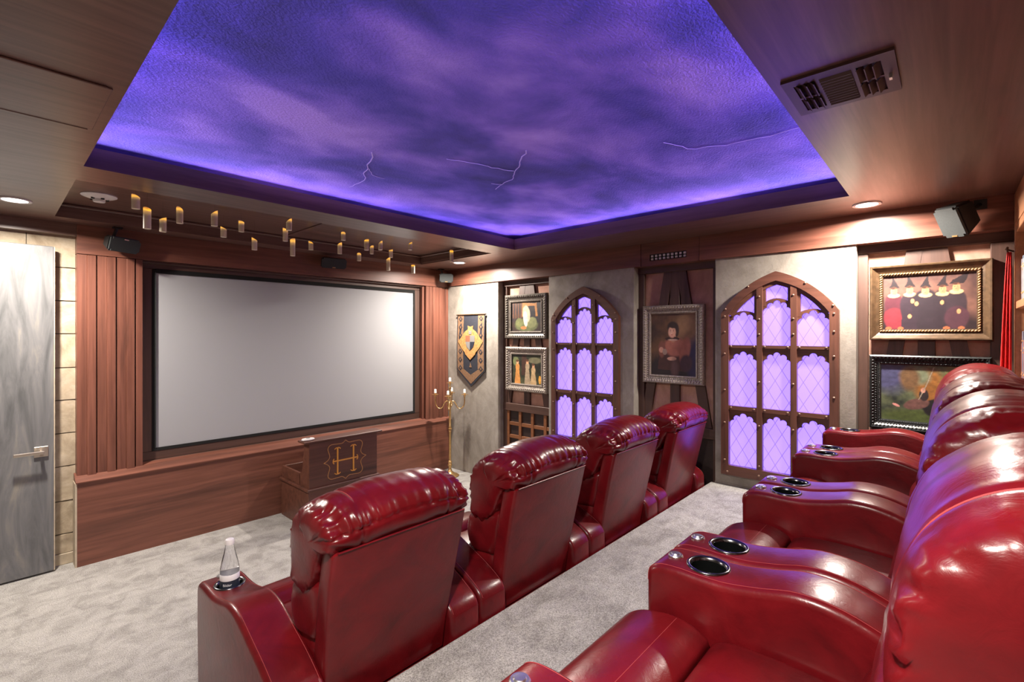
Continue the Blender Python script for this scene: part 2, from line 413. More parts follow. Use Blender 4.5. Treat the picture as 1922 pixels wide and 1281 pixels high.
# lightning painted on the mural : thin flat ribbons
def skypt(u, v, z=2.7835):
    d = ray(u, v); t = (z - CAMH) / d.z
    return Vector((d.x * t, d.y * t, z))
def ribbon(pix, w):
    bm = bmesh.new(); pts = [skypt(*p) for p in pix]
    fine = []
    for a, b in zip(pts, pts[1:]):
        for k in range(4):
            q = a.lerp(b, k / 4); q += Vector((random.uniform(-1, 1), random.uniform(-1, 1), 0)) * (b - a).length * 0.06; fine.append(q)
    fine.append(pts[-1]); L, Rr = [], []
    for i, p in enumerate(fine):
        d = fine[min(i + 1, len(fine) - 1)] - fine[max(i - 1, 0)]; n = Vector((-d.y, d.x, 0)).normalized() * w * (1 - 0.6 * i / len(fine))
        L.append(bm.verts.new(p + n)); Rr.append(bm.verts.new(p - n))
    for i in range(len(fine) - 1): bm.faces.new((L[i], L[i + 1], Rr[i + 1], Rr[i]))
    r = bmesh.ops.extrude_face_region(bm, geom=bm.faces[:])
    bmesh.ops.translate(bm, verts=[v for v in r['geom'] if isinstance(v, bmesh.types.BMVert)], vec=(0, 0, 0.0022))
    return bm
for pix, w in (([(697, 288), (692, 318), (683, 325), (681, 342), (655, 352)], 0.0035), ([(692, 318), (700, 330), (722, 336)], 0.002), ([(985, 283), (978, 305), (966, 322), (965, 334), (943, 347), (930, 356)], 0.0035),
               ([(966, 322), (925, 315), (870, 304), (838, 299)], 0.002), ([(943, 347), (922, 345)], 0.002), ([(1500, 240), (1440, 258), (1360, 274), (1290, 280), (1245, 268)], 0.002)):
    obj('painted_lightning', ribbon(pix, w), 'lightning', parent=ceil)
# ---- LED strips lying in the cove (real lamps of the room)
def strip(name, x, y, sx, sy, dx, dy, label):
    z = 2.727
    t = thing(name, (x, y, z), label, 'led strip', 'cove light strips', origin=(x, y, z))
    obj('channel', B(x - sx / 2, x + sx / 2, y - sy / 2, y + sy / 2, z, z + 0.016), 'white_plastic', t)
    fx, fy = x + dx * 0.006, y + dy * 0.006
    wx, wy = (0.003, sy - 0.01) if dx else (sx - 0.01, 0.003)
    obj('diffuser', B(fx - wx / 2, fx + wx / 2, fy - wy / 2, fy + wy / 2, z + 0.003, z + 0.013), 'led_strip', t)
    l = bpy.data.lights.new('cove_light', 'AREA'); l.shape = 'RECTANGLE'; l.size = max(sx, sy) - 0.01; l.size_y = 0.008; l.energy = COVE_W; l.color = (0.42, 0.28, 1.0); l.spread = R(60)
    o = bpy.data.objects.new('cove_light', l); COL.objects.link(o); o.parent = t; o.location = (dx * 0.010, dy * 0.010, 0.008)
    o.rotation_euler = Vector((dx, dy, 0.045)).to_track_quat('-Z', 'Y').to_euler()
mx, my = (TX0 + TX1) / 2, (TY0 + TY1) / 2
strip('cove_light_strip', TX0 - 0.185, my, 0.010, TY1 - TY0, 1, 0, 'violet light strip hidden in the ceiling cove along the side by the grey door')
strip('cove_light_strip', TX1 + 0.185, my, 0.010, TY1 - TY0, -1, 0, 'violet light strip hidden in the ceiling cove along the arched-window side')
strip('cove_light_strip', mx, TY0 - 0.185, TX1 - TX0, 0.010, 0, 1, 'violet light strip hidden in the ceiling cove above the rear recliners')
strip('cove_light_strip', mx, TY1 + 0.185, TX1 - TX0, 0.010, 0, -1, 'violet light strip hidden in the ceiling cove by the hanging candles')

# ---- right wall
wr = obj('wall_right', B(XN, XN + 0.1, -0.6, 5.1, 0, ZS + 0.1), 'plaster_pink', kind='structure')
for y0, y1 in ((4.041, 5.1), (2.233, 3.265), (0.493, 1.475)):
    obj('plaster_pier', B(XR, XN, y0, y1, 0, 2.47, bev=0.006, seg=2), 'plaster_grey', wr)
# beam over the piers, made of boards
for n_, (y0, y1, dx) in enumerate(((-0.6, 1.60, 0.0), (1.604, 2.15, 0.005), (2.154, YF, 0.0))):
    if n_ == 1:
        # the centre board is cut open for the grille
        gy0, gy1, gz0, gz1 = 1.715, 2.063, 2.462, 2.522
        t = thing('trim_1', (XR - 0.02, (y0 + y1) / 2, 2.42), kind='structure', origin=(XR - 0.02, (y0 + y1) / 2, 2.42))
        for a in ((y0, gy0, 2.42, ZS), (gy1, y1, 2.42, ZS), (gy0, gy1, gz1, ZS), (gy0, gy1, 2.42, gz0)):
            obj('board', B(XR - 0.022 + dx, XN, *a), 'wood_y', t)
    else:
        obj('trim_%d' % (n_ + 2), B(XR - 0.022 + dx, XN, y0, y1, 2.42, ZS), 'wood_y', kind='structure')
# niche timbers
def timber(y0, y1, z0, z1, d=0.035, ax='z', name='timber_post'):
    return obj(name, B(XN - d, XN + 0.002, y0, y1, z0, z1, bev=0.003), 'timber_' + ax, wr)
def brace(p, q, w, d=0.03):
    (ya, za), (yb, zb) = p, q; L = math.hypot(yb - ya, zb - za); nx, nz = -(zb - za) / L * w / 2, (yb - ya) / L * w / 2
    bm = poly_ext(bmesh.new(), [(ya + nx, za + nz), (yb + nx, zb + nz), (yb - nx, zb - nz), (ya - nx, za - nz)], lambda s, t, dd: (dd, s, t), XN - d, XN + 0.002)
    return obj('timber_brace', bm, 'timber_z', wr)
NICH = ((3.265, 4.041), (1.475, 2.233), (-0.32, 0.493))
for k, (y0, y1) in enumerate(NICH):
    timber(y0, y1, 2.36, 2.47, 0.05, 'y', 'timber_rail')
    timber(y0, y0 + (0.05 if k < 2 else 0.13), 0.0, 2.36, 0.04); timber(y1 - 0.06, y1, 0.0, 2.36, 0.04)
    c = (y0 + y1) / 2 + (0.02 if k != 2 else 0.03)
    timber(c - 0.045, c + 0.045, 0.92, 2.36, 0.028)
    hw = (y1 - y0) / 2 - 0.06
    if k == 2: hw = 0.30
    brace((c + 0.06, 2.37), (c + hw * 0.92, 0.95), 0.085); brace((c - 0.06, 2.37), (c - hw * 0.92, 0.95), 0.085)
    timber(y0, y1, 0.86, 0.95, 0.045, 'y', 'timber_rail')
    # lattice panel under the rail
    obj('lattice_backing', B(XN - 0.012, XN + 0.001, y0 + 0.05, y1 - 0.06, 0.0, 0.86), 'lattice_back', wr)
    if k == 0:
        for i in range(4):
            yy = y0 + 0.06 + i * 0.19 + 0.05
            obj('lattice_bar', B(XN - 0.034, XN - 0.012, yy, yy + 0.04, 0.02, 0.86, bev=0.002), 'latticewood', wr)
        for i in range(5):
            zz = 0.86 - 0.155 * (i + 1)
            obj('lattice_bar', B(XN - 0.030, XN - 0.010, y0 + 0.05, y1 - 0.06, zz - 0.02, zz + 0.02, bev=0.002), 'latticewood', wr)
obj('baseboard_right', B(XR - 0.006, XR, 0.493, 1.475, ZR, ZR + 0.012), 'plaster_grey', kind='structure')

# ---- front wall : stone strip by the door, then the woodwork round the screen
wf = obj('wall_front', B(-1.5, 4.4, 5.14, 5.3, 0, ZS + 0.1), 'stone_grout', kind='structure')
obj('stone_backing', B(-1.4, 0.52, YS + 0.012, 5.14, 0, 2.6), 'stone_grout', wf)
zj = [0.085, 0.232, 0.488, 0.757, 1.013, 1.27, 1.521, 1.785, 2.04, 2.298, 2.60]
for a, b in zip(zj, zj[1:]):
    bm = B(0.20, 0.480, YS + random.uniform(-0.004, 0.004), YS + 0.03, a + 0.004, b - 0.004)
    bmesh.ops.subdivide_edges(bm, edges=bm.edges[:], cuts=5, use_grid_fill=True)
    for v in bm.verts:
        if v.co.y < YS + 0.015: v.co.y -= 0.010 * mnoise.noise(Vector((v.co.x * 18, v.co.z * 18, a * 7))) + 0.006 * mnoise.noise(Vector((v.co.x * 60, v.co.z * 60, 3)))
    obj('stone_block', bm, 'stone', wf, smooth=40)
for x0_, x1_ in ((-1.39, -0.86), (-0.852, -0.33), (-0.322, 0.195)):
    bm = B(x0_, x1_, YS, YS + 0.03, 2.452, 2.60)
    bmesh.ops.subdivide_edges(bm, edges=bm.edges[:], cuts=5, use_grid_fill=True)
    for v in bm.verts:
        if v.co.y < YS + 0.015: v.co.y -= 0.008 * mnoise.noise(Vector((v.co.x * 18, v.co.z * 18, 5.5)))
    obj('stone_block', bm, 'stone', wf, smooth=40)
obj('baseboard_front', B(0.20, 0.470, YS - 0.018, YS + 0.02, 0.0, 0.085, bev=0.004), 'stone_base', kind='structure')
# header beams
obj('trim_4', B(-1.4, 0.467, YF, 5.14, 2.54, ZS), 'brownwood_x', kind='structure')
obj('trim_5', B(0.467, XR + 0.002, YF - 0.008, 5.14, 2.405, ZS), 'wood_x', kind='structure')
# fluted boards each side of the screen
ww = thing('trim_6', (2.32, 5.05, 0.66), kind='structure', origin=(2.32, 5.05, 0.66))
def fluted(x0, x1, n, ref):
    w = (x1 - x0) / n
    for i in range(n):
        a = x0 + i * w
        o_ = obj('fluted_board', B(a + 0.001, a + w * 0.50, YF + 0.004, 5.14, 0.66, 2.403, bev=0.002), 'wood_z', ww)
        obj('fluted_board', B(a + w * 0.50, a + w - 0.006, YF - 0.006 + 0.003 * i % 2 * 0, 5.14, 0.66, 2.401, bev=0.004), 'wood_z', ww)
fluted(0.467, 0.830, 3, None)
obj('fluted_board', B(0.831, 0.877, YF + 0.004, 5.14, 0.66, 2.403, bev=0.002), 'wood_z', ww)
fluted(3.862, XR, 3, None)
obj('fluted_board', B(3.807, 3.860, YF + 0.002, 5.14, 0.66, 2.403, bev=0.004), 'wood_z', ww)
obj('fluted_board', B(3.767, 3.797, YF + 0.030, 5.14, 0.66, 2.403, bev=0.003), 'wood_z', ww)
obj('recess_backing', B(0.87, 3.81, 5.095, 5.14, 0.60, 2.42), 'timber_x', ww)
# surround of the screen
for nm, a, mt in (('surround_rail', (0.877, 3.77, 5.060, 5.095, 2.345, 2.415), 'timber_x'), ('surround_rail', (0.877, 3.77, 5.040, 5.095, 0.60, 0.700), 'timber_x'), ('surround_rail', (0.877, 3.77, 5.062, 5.095, 0.700, 0.775), 'timber_x'),
                  ('surround_stile', (0.877, 0.957, 5.060, 5.095, 0.775, 2.345), 'timber_z'), ('surround_stile', (3.695, 3.77, 5.060, 5.095, 0.775, 2.345), 'timber_z'),
                  ('surround_bead', (0.877, 3.77, 5.010, 5.060, 2.385, 2.405), 'timber_x')):
    obj(nm, B(*a, bev=0.003), mt, ww)

# ---- stage ledge below the screen
st = thing('screen_ledge', (2.32, 5.0, 0.0), 'long low boxed wooden ledge running under the projection screen', 'ledge', origin=(2.32, 5.0, 0.0))
obj('front_panel', B(0.463, XR, 4.913, 5.042, 0.0, 0.640), 'wood_x', st)
obj('end_trim', B(0.452, 0.463, 4.910, 5.045, 0.0, 0.640), 'stone_base', st)
bm = poly_ext(bmesh.new(), [(4.903, 0.640), (4.903, 0.648), (4.975, 0.685), (5.034, 0.698), (5.042, 0.698), (5.042, 0.640)], lambda s, t, d: (d, s, t), 0.455, XR)
obj('sloped_top', bm, 'wood_x', st)

# ---- projection screen
sc = thing('projection_screen', (2.326, 5.05, 0.79), 'wide blank pale grey projection screen in the wooden surround', 'screen', origin=(2.326, 5.05, 0.79))
obj('screen_surface', B(0.985, 3.675, 5.070, 5.080, 0.800, 2.309), 'screen_cloth', sc)
for a in ((0.957, 0.985, 0.775, 2.336), (3.675, 3.697, 0.775, 2.345), (0.985, 3.675, 0.775, 0.800), (0.985, 3.675, 2.309, 2.345)):
    obj('border', B(a[0], a[1], 5.058, 5.094, a[2], a[3]), 'black_velvet', sc)
obj('edge_lip', B(0.977, 0.985, 5.054, 5.060, 0.80, 2.315), 'speaker_grille', sc)

# ---- door
dr = thing('door_1', (-0.11, 4.97, 0.0), kind='structure', origin=(-0.11, 4.97, 0.0))
bm = B(-0.56, 0.338, 4.958, 5.00, 0.012, 2.438, bev=0.004, seg=2)
obj('slab', bm, 'door_grey', dr)
obj('edge_strip', B(0.3385, 0.345, 4.962, 4.998, 0.012, 2.436), 'stone_base', dr)
# routed geometric lines as shallow raised beads
for pts in ([(-0.56, 0.40), (-0.22, 0.40), (0.055, 0.70), (-0.12, 0.98)], [(-0.56, 1.20), (-0.10, 1.50), (0.035, 1.72), (-0.08, 1.98), (-0.56, 2.20)]):
    bm = bmesh.new(); tube(bm, [(x, 4.9575, z) for x, z in pts], 0.0022, 6); obj('routed_line', bm, 'door_grey', dr)
hd = obj('rose', B(0.232, 0.308, 4.946, 4.959, 0.875, 0.951, bev=0.002), 'nickel', dr)
bm = bmesh.new(); tube(bm, [(0.27, 4.950, 0.915), (0.27, 4.90, 0.915)], 0.010, 12); obj('neck', bm, 'nickel', hd, smooth=40)
bm = B(0.125, 0.285, 4.889, 4.903, 0.903, 0.926, bev=0.004, seg=2); obj('lever', bm, 'nickel', hd)

# ---- windows
def arc3(a, b, sag, n):
    """points from a to b bulging left of a->b by sag"""
    a, b = np.array(a, float), np.array(b, float); m = (a + b) / 2; d = b - a; L = np.hypot(*d); nrm = np.array((-d[1], d[0])) / L
    out = []
    for k in range(n + 1):
        t = k / n; out.append(tuple(a + d * t + nrm * sag * 4 * t * (1 - t)))
    return out
def arch(hw, zs, za, sag, n=10):
    return arc3((-hw, zs), (0, za), sag, n) + arc3((0, za), (hw, zs), sag, n)[1:]
def cusp(s0, s1, zs):
    c = (s0 + s1) / 2; h = (s1 - s0) / 2
    def ar(cx, cy, r, a0, a1, n=6): return [(cx + r * math.cos(R(a0 + (a1 - a0) * k / n)), cy + r * math.sin(R(a0 + (a1 - a0) * k / n))) for k in range(n + 1)]
    left = ar(-0.70, -0.02, 0.30, 180, 89) + ar(-0.46, 0.40, 0.26, 206.5, 40) + ar(0, 0.585, 0.26, 183.5, 90)
    pts = left + [(-x, y) for x, y in reversed(left[:-1])]
    return [(c + x * h, zs + y * h) for x, y in pts]
BOLT = None
def window(num, yc):
    global BOLT
    base = (XR, yc, 0.60)
    w = thing('window_%d' % num, base, kind='structure', origin=base)
    fn = lambda s, z, d: (XR - d, yc - s, z)
    def P(name, pts, d0, d1, mat='winwood_z', parent=w):
        return obj(name, poly_ext(bmesh.new(), pts, fn, d0, d1), mat, parent)
    HW, ZSP, ZAP = 0.411, 1.955, 2.272
    zb0, zb1 = 0.618, 0.699
    # outer frame
    P('stile', [(-HW, zb0), (-HW + 0.060, zb1), (-HW + 0.060, ZSP - 0.012), (-HW, ZSP)], -0.01, 0.045)
    P('stile', [(HW, zb0), (HW, ZSP), (HW - 0.060, ZSP - 0.012), (HW - 0.060, zb1)], -0.01, 0.045)
    P('bottom_rail', [(-HW, zb0), (HW, zb0), (HW - 0.060, zb1), (-HW + 0.060, zb1)], -0.01, 0.045, 'winwood_y')
    ao = arch(HW, ZSP, ZAP, 0.046); ai = arch(HW - 0.060, ZSP - 0.012, ZAP - 0.073, 0.040); n = len(ao) // 2
    P('arch_half', ao[:n + 1] + ai[:n + 1][::-1], -0.01, 0.045, 'winwood_y'); P('arch_half', ao[n:] + ai[n:][::-1], -0.01, 0.045, 'winwood_y')
    aj = arch(HW - 0.088, ZSP - 0.03, ZAP - 0.104, 0.036)
    P('inner_arch', ai[:n + 1] + aj[:n + 1][::-1], -0.01, 0.026, 'winwood_y'); P('inner_arch', ai[n:] + aj[n:][::-1], -0.01, 0.026, 'winwood_y')
    cols = ((-0.351, -0.139), (-0.097, 0.100), (0.143, 0.351))
    def atop(s, off=0.0):
        xs = [p[0] for p in ai]; zs = [p[1] for p in ai]; return float(np.interp(s, xs, zs)) + off
    for s0, s1 in ((-0.139, -0.097), (0.100, 0.143)):
        P('mullion', [(s0, zb1), (s1, zb1), (s1, atop(s1, 0.005)), (s0, atop(s0, 0.005))], -0.01, 0.040)
    rows = ((1.162, 1.191), (1.672, 1.692))
    for s0, s1 in cols:
        for z0, z1 in rows: P('transom', [(s0, z0 - 0.004), (s1, z0 - 0.004), (s1, z1), (s0, z1)], -0.01, 0.038, 'winwood_y')
        h = (s1 - s0) / 2
        for zt, zs in ((1.160, 1.134 - 0.83 * h - 0.003), (1.670, 1.640 - 0.83 * h - 0.003)):
            cp = cusp(s0, s1, zs)
            P('tracery_panel', [(s0, zt)] + cp + [(s1, zt)], -0.01, 0.020, 'winwood_y')
            # glass
        mid = abs(s0 + s1) < 0.1
        apex = 2.044 if mid else 1.958
        zs = apex - 0.83 * h; cp = cusp(s0, s1, zs)
        # band over the cusped head of the top light
        if mid: top = arc3((s1, zs + 0.62 * h), (s0, zs + 0.62 * h), -0.040, 8)
        elif s0 < 0: top = arc3((s1, zs + 0.64 * h), (s0, zs + 0.55 * h), -0.038, 8)
        else: top = arc3((s1, zs + 0.55 * h), (s0, zs + 0.64 * h), -0.038, 8)
        P('tracery_panel', cp + [(a, b) for a, b in top], -0.01, 0.020, 'winwood_y')
        for e0, e1 in ((s0, s0 + 0.022), (s1 - 0.022, s1)):
            if mid or (s0 < 0) == (e1 == s1):
                P('light_jamb', [(e0, zs + 0.4 * h), (e1, zs + 0.4 * h), (e1, atop(e1)), (e0, atop(e0))], -0.01, 0.021)
        # panes
        for a, b in ((zb1 - 0.01, 1.165), (1.188, 1.675)): P('pane', [(s0 - 0.004, a), (s1 + 0.004, a), (s1 + 0.004, b), (s0 - 0.004, b)], -0.006, 0.002, 'backlit_pane')
        ss = np.linspace(s0 - 0.004, s1 + 0.004, 7)
        P('pane', [(s0 - 0.004, 1.69), (s1 + 0.004, 1.69)] + [(float(s), atop(float(s), -0.004)) for s in ss[::-1]], -0.006, 0.002, 'backlit_pane')
    # round-headed bolts
    bl = []
    for z in (0.74, 1.05, 1.32, 1.62, 1.80, 1.93): bl += [(-HW + 0.030, z, 0.045), (HW - 0.030, z, 0.045)]
    for sg in (-1, 1):
        bl += [(sg * 0.375, 2.008 - 0.018, 0.045), (sg * 0.20, 2.165, 0.045), (sg * 0.1195, 0.73, 0.040), (sg * 0.1195, 1.05, 0.040), (sg * 0.1195, 1.40, 0.040), (sg * 0.1195, 1.78, 0.040), (sg * 0.1195, 1.90, 0.040), (sg * 0.1195, 2.08, 0.040), (sg * 0.1195, 0.655, 0.045), (sg * 0.36, 0.645, 0.045)]
    for s0, s1 in cols:
        for z0, z1 in rows: bl += [(s0 + 0.018, (z0 + z1) / 2, 0.038), (s1 - 0.018, (z0 + z1) / 2, 0.038)]
    for s, z, d in bl:
        x, y, zz = fn(s, z, d)
        if BOLT is None:
            bm = bmesh.new(); lathe(bm, [(0.0085, -0.001), (0.0085, 0.002), (0.006, 0.006), (0.0, 0.0075)], seg=10)
            bmesh.ops.rotate(bm, verts=bm.verts, matrix=Matrix.Rotation(R(-90), 3, 'Y')); bmesh.ops.translate(bm, verts=bm.verts, vec=(x, y, zz))
            BOLT = obj('bolt', bm, 'bolt_metal', w, smooth=50)
            window.off = ORG[BOLT.name] - Vector((x, y, zz))
        else: inst(BOLT, w, Vector((x, y, zz)) + window.off)
    return w
window(1, 2.788); window(2, 1.000)

# ================================================================== RECLINERS
def recliner():
    t = thing('leather_recliner')
    WA = 0.164; AX = 0.349
    top = cr([(0.150, 0.52), (0.146, 0.572), (0.115, 0.595), (0.06, 0.601), (0.0, 0.600), (-0.07, 0.603), (-0.15, 0.618), (-0.235, 0.637), (-0.33, 0.629), (-0.44, 0.590), (-0.56, 0.545), (-0.655, 0.495), (-0.685, 0.455)], 5)
    prof = top + [(-0.690, 0.30), (-0.680, 0.06), (0.130, 0.06), (0.142, 0.2), (0.150, 0.40)]
    cutter = bmesh.new(); lathe(cutter, [(0.047, 0.50), (0.047, 0.75)], seg=32)
    cme = bpy.data.meshes.new('cut'); cutter.to_mesh(cme); cutter.free(); cob = bpy.data.objects.new('cut', cme); COL.objects.link(cob)
    arms = []
    for sx in (-1, 1):
        bm = rounded(prof, sx * AX - WA / 2, sx * AX + WA / 2, 0.022, 4)
        bmesh.ops.recalc_face_normals(bm, faces=bm.faces)
        me = bpy.data.meshes.new('armraw'); bm.to_mesh(me); bm.free(); ao = bpy.data.objects.new('armraw', me); COL.objects.link(ao)
        cob.location = (sx * AX, 0, 0)
        md = ao.modifiers.new('b', 'BOOLEAN'); md.object = cob; md.operation = 'DIFFERENCE'; md.solver = 'EXACT'
        bpy.context.view_layer.update()
        dg = bpy.context.evaluated_depsgraph_get(); me2 = bpy.data.meshes.new_from_object(ao.evaluated_get(dg))
        bpy.data.objects.remove(ao)
        me2.materials.clear(); me2.name = 'arm'
        arm = obj('arm', me2, 'leather', t, smooth=42)
        # cup holder, control button, stitching
        bm = bmesh.new(); lathe(bm, [(0.0, 0.512), (0.044, 0.512), (0.0455, 0.520), (0.0455, 0.598), (0.0475, 0.598), (0.0475, 0.505), (0.0, 0.505)], (sx * AX, 0, 0), 32, cap=False)
        obj('cup_holder', bm, 'cup_black', arm, smooth=40)
        bm = bmesh.new(); lathe(bm, [(0.0450, 0.596), (0.0470, 0.6015), (0.0510, 0.6055), (0.0555, 0.6060), (0.0585, 0.6030), (0.0580, 0.598), (0.0470, 0.594), (0.0450, 0.596)], (sx * AX, 0, 0), 36, cap=False)
        obj('cup_rim', bm, 'cup_steel', arm, smooth=60)
        bm = bmesh.new(); lathe(bm, [(0.0, 0.610), (0.011, 0.6095), (0.0135, 0.6065), (0.018, 0.6065), (0.021, 0.603), (0.021, 0.594), (0.0, 0.594)], (sx * AX, 0.095, 0), 24, cap=False)
        obj('control_button', bm, 'chrome', arm, smooth=40)
        for e in (-1, 1):
            xs = sx * AX + e * (WA / 2 - 0.016)
            bm = bmesh.new(); pts = [(xs, y, z - 0.0012) for y, z in inset(prof, 0.0)[2:len(top) - 2]]
            tube(bm, pts, 0.0011, 5); obj('stitching', bm, 'stitch', arm)
    bpy.data.objects.remove(cob)
    # base
    obj('base', B(-0.262, 0.262, -0.655, 0.10, 0.05, 0.30, bev=0.01), 'leather', t)
    obj('rear_rail', B(-0.264, 0.264, -0.675, -0.640, 0.05, 0.335, bev=0.01, seg=2), 'leather', t)
    for x, y in ((-0.38, 0.08), (0.38, 0.08), (-0.38, -0.62), (0.38, -0.62)):
        bm = bmesh.new(); lathe(bm, [(0.02, 0.0), (0.025, 0.065)], (x, y, 0), 12); obj('foot', bm, 'rubber', t)
    # seat and foot-rest roll
    sp = cr([(-0.55, 0.29), (-0.55, 0.44), (-0.40, 0.465), (-0.25, 0.476), (-0.12, 0.474), (-0.060, 0.458), (-0.044, 0.425), (-0.044, 0.29)], 5)
    seat = obj('seat', rounded(sp, -0.264, 0.264, 0.022, 4), 'leather', t, smooth=50)
    fp = cr([(-0.042, 0.29), (-0.042, 0.430), (-0.025, 0.462), (0.03, 0.482), (0.10, 0.478), (0.175, 0.452), (0.225, 0.395), (0.245, 0.31), (0.245, 0.20), (0.225, 0.115), (0.18, 0.09), (-0.03, 0.09)], 5)
    fr = obj('footrest', rounded(fp, -0.263, 0.263, 0.024, 4), 'leather', t, smooth=50)
    bm = bmesh.new(); tube(bm, [(-0.24 + 0.48 * k / 12, 0.045, 0.4822) for k in range(13)], 0.0014, 5); obj('stitching', bm, 'stitch', fr)
    # back shell
    bk = cr([(-0.640, 0.335), (-0.655, 0.45), (-0.685, 0.60), (-0.722, 0.77), (-0.757, 0.925)], 5)
    ft = cr([(-0.675, 0.945), (-0.645, 0.80), (-0.610, 0.64), (-0.575, 0.47), (-0.555, 0.335)], 5)
    bm = rounded(bk + ft, -0.284, 0.284, 0.016, 3)
    for v in bm.verts:      # slightly narrower towards the foot
        f = min(1, max(0, (v.co.z - 0.335) / 0.45)); v.co.x *= 0.93 + 0.07 * f
    sh = obj('back_shell', bm, 'leather', t, smooth=45)
    bm = bmesh.new(); tube(bm, [(-0.27 + 0.54 * k / 10, -0.7585, 0.930) for k in range(11)], 0.004, 6); obj('piping', bm, 'leather', sh, smooth=60)
    # cushions
    def pillow(name, pr, hw, p, smin, seams=(), droop=0.0, amp=0.004, pleat=0.0, seed=0.0, nx=56, rear_seam=None, npr=5):
        prof = cr(pr + [pr[0]], npr)[:-1]; m = len(prof)
        cy = sum(a for a, b in prof) / m; cz = sum(b for a, b in prof) / m; zmx = max(b for a, b in prof)
        bm = bmesh.new(); rings = []
        us = [-1 + 2 * k / nx for k in range(nx + 1)]
        us = [0.75 * u + 0.25 * math.sin(math.pi / 2 * u) for u in us]
        secs = []
        for u in us:
            e = max(0.0, (abs(u) - p) / (1 - p)); secs.append((u, 1 - (1 - smin) * (1 - math.sqrt(max(0.0, 1 - e * e)))))
        capd = [(1.012, smin * 0.86), (1.020, smin * 0.62), (1.024, smin * 0.36), (1.025, smin * 0.10)]
        secs = [(-u, q) for u, q in reversed(capd)] + secs + capd
        us = [u for u, q in secs]
        for u, s in secs:
            ring = []
            for y, z in prof:
                yy = cy + (y - cy) * s; zz = cz + (z - cz) * s
                if zz > cz: zz -= droop * min(1, u * u) * (zz - cz) / (zmx - cz)
                ring.append(bm.verts.new((u * hw, yy, zz)))
            rings.append(ring)
        for A, C in zip(rings, rings[1:]):
            for k in range(m): bm.faces.new((A[k], A[(k + 1) % m], C[(k + 1) % m], C[k]))
        bm.faces.new(rings[0][::-1]); bm.faces.new(rings[-1])
        bmesh.ops.recalc_face_normals(bm, faces=bm.faces); bm.normal_update()
        mv = []
        for j, ring in enumerate(rings):
            for k, v in enumerate(ring):
                x, y, z = v.co; u = us[j]
                d = amp * mnoise.noise(Vector((x * 8 + seed, y * 8, z * 8)))
                for sx_ in seams: d -= 0.005 * math.exp(-((x - sx_) / 0.006) ** 2); d += 0.002 * math.exp(-((abs(x - sx_) - 0.02) / 0.014) ** 2)
                if rear_seam is not None and y < cy + 0.03:
                    dz = z - (rear_seam - droop * u * u * 0.6)
                    if y < cy - 0.02: d -= 0.006 * math.exp(-(dz / 0.006) ** 2)
                    if dz > 0:
                        L = 0.03 + 0.05 * (mnoise.noise(Vector((x * 11 + seed, 4.1, 0))) + 0.6); w_ = math.exp(-dz / max(0.02, L))
                        d += pleat * w_ * (0.35 + 1.1 * u * u) * (1 - abs(2 * mnoise.noise(Vector((x * 26 + seed * 3 + dz * 6, dz * 3, 0.3)))) - 0.55)
                e = min(1.0, max(0.0, (abs(u) - 0.66) / 0.30))
                if abs(u) < 1.0: d += pleat * 0.5 * e * (1 - abs(2 * mnoise.noise(Vector((x * 7, (y + z) * 22 + seed, (y - z) * 22)))) - 0.55)
                mv.append((v, v.normal * d))
        for v, q in mv: v.co += q
        o = obj(name, bm, 'leather', t, smooth=180)
        return o, prof, hw, cy, cz, zmx
    hp = [(-0.752, 0.930), (-0.772, 0.965), (-0.772, 1.015), (-0.745, 1.060), (-0.690, 1.092), (-0.620, 1.100), (-0.545, 1.078), (-0.485, 1.020), (-0.450, 0.93), (-0.440, 0.84), (-0.452, 0.755), (-0.500, 0.715), (-0.575, 0.735), (-0.640, 0.82), (-0.690, 0.915)]
    hd, prof, hw, cy, cz, zmx = pillow('headrest', hp, 0.300, 0.70, 0.80, seams=(-0.185, 0.185), droop=0.045, amp=0.006, pleat=0.024, seed=1.7, nx=84, rear_seam=1.005, npr=7)
    for xs in (-0.185, 0.185):
        dp = 0.045 * (xs / 0.300) ** 2
        ps = [p for p in prof if p[1] > 0.78 and (p[0] > cy or p[1] > 1.03)]
        ps.sort(key=lambda p: math.atan2(p[1] - cz, p[0] - cy))
        bm = bmesh.new(); tube(bm, [(xs, y, z - (dp * (z - cz) / (zmx - cz) if z > cz else 0) + 0.0) for y, z in inset(ps + [(cy, cz)], 0.004)[1:-2]], 0.0022, 5); obj('stitching', bm, 'stitch', hd)
    mp_ = [(-0.60, 0.575), (-0.475, 0.560), (-0.425, 0.590), (-0.405, 0.645), (-0.415, 0.710), (-0.450, 0.755), (-0.62, 0.80), (-0.66, 0.78), (-0.64, 0.66)]
    pillow('middle_cushion', mp_, 0.280, 0.75, 0.78, amp=0.004, pleat=0.008, seed=5.1, nx=36)
    lp = [(-0.57, 0.42), (-0.44, 0.425), (-0.385, 0.455), (-0.365, 0.505), (-0.385, 0.560), (-0.43, 0.590), (-0.58, 0.61), (-0.61, 0.52)]
    pillow('lumbar_cushion', lp, 0.268, 0.75, 0.78, amp=0.004, pleat=0.008, seed=9.4, nx=36)
    return t
proto = recliner()
PITCH = 0.868
fl_lab = ['front-row red leather recliner with the water bottle in its armrest', 'front-row red leather recliner next to the one holding the bottle',
          'front-row red leather recliner, third along from the one with the bottle', 'front-row red leather recliner beside the niche with the lone portrait']
bl_lab = ['rear-row red leather recliner, fourth and last along from the bookcase corner', 'rear-row red leather recliner, third along from the bookcase corner',
          'rear-row red leather recliner, second along from the bookcase corner', 'rear-row red leather recliner beside the two stacked paintings and bookcase']
first = True
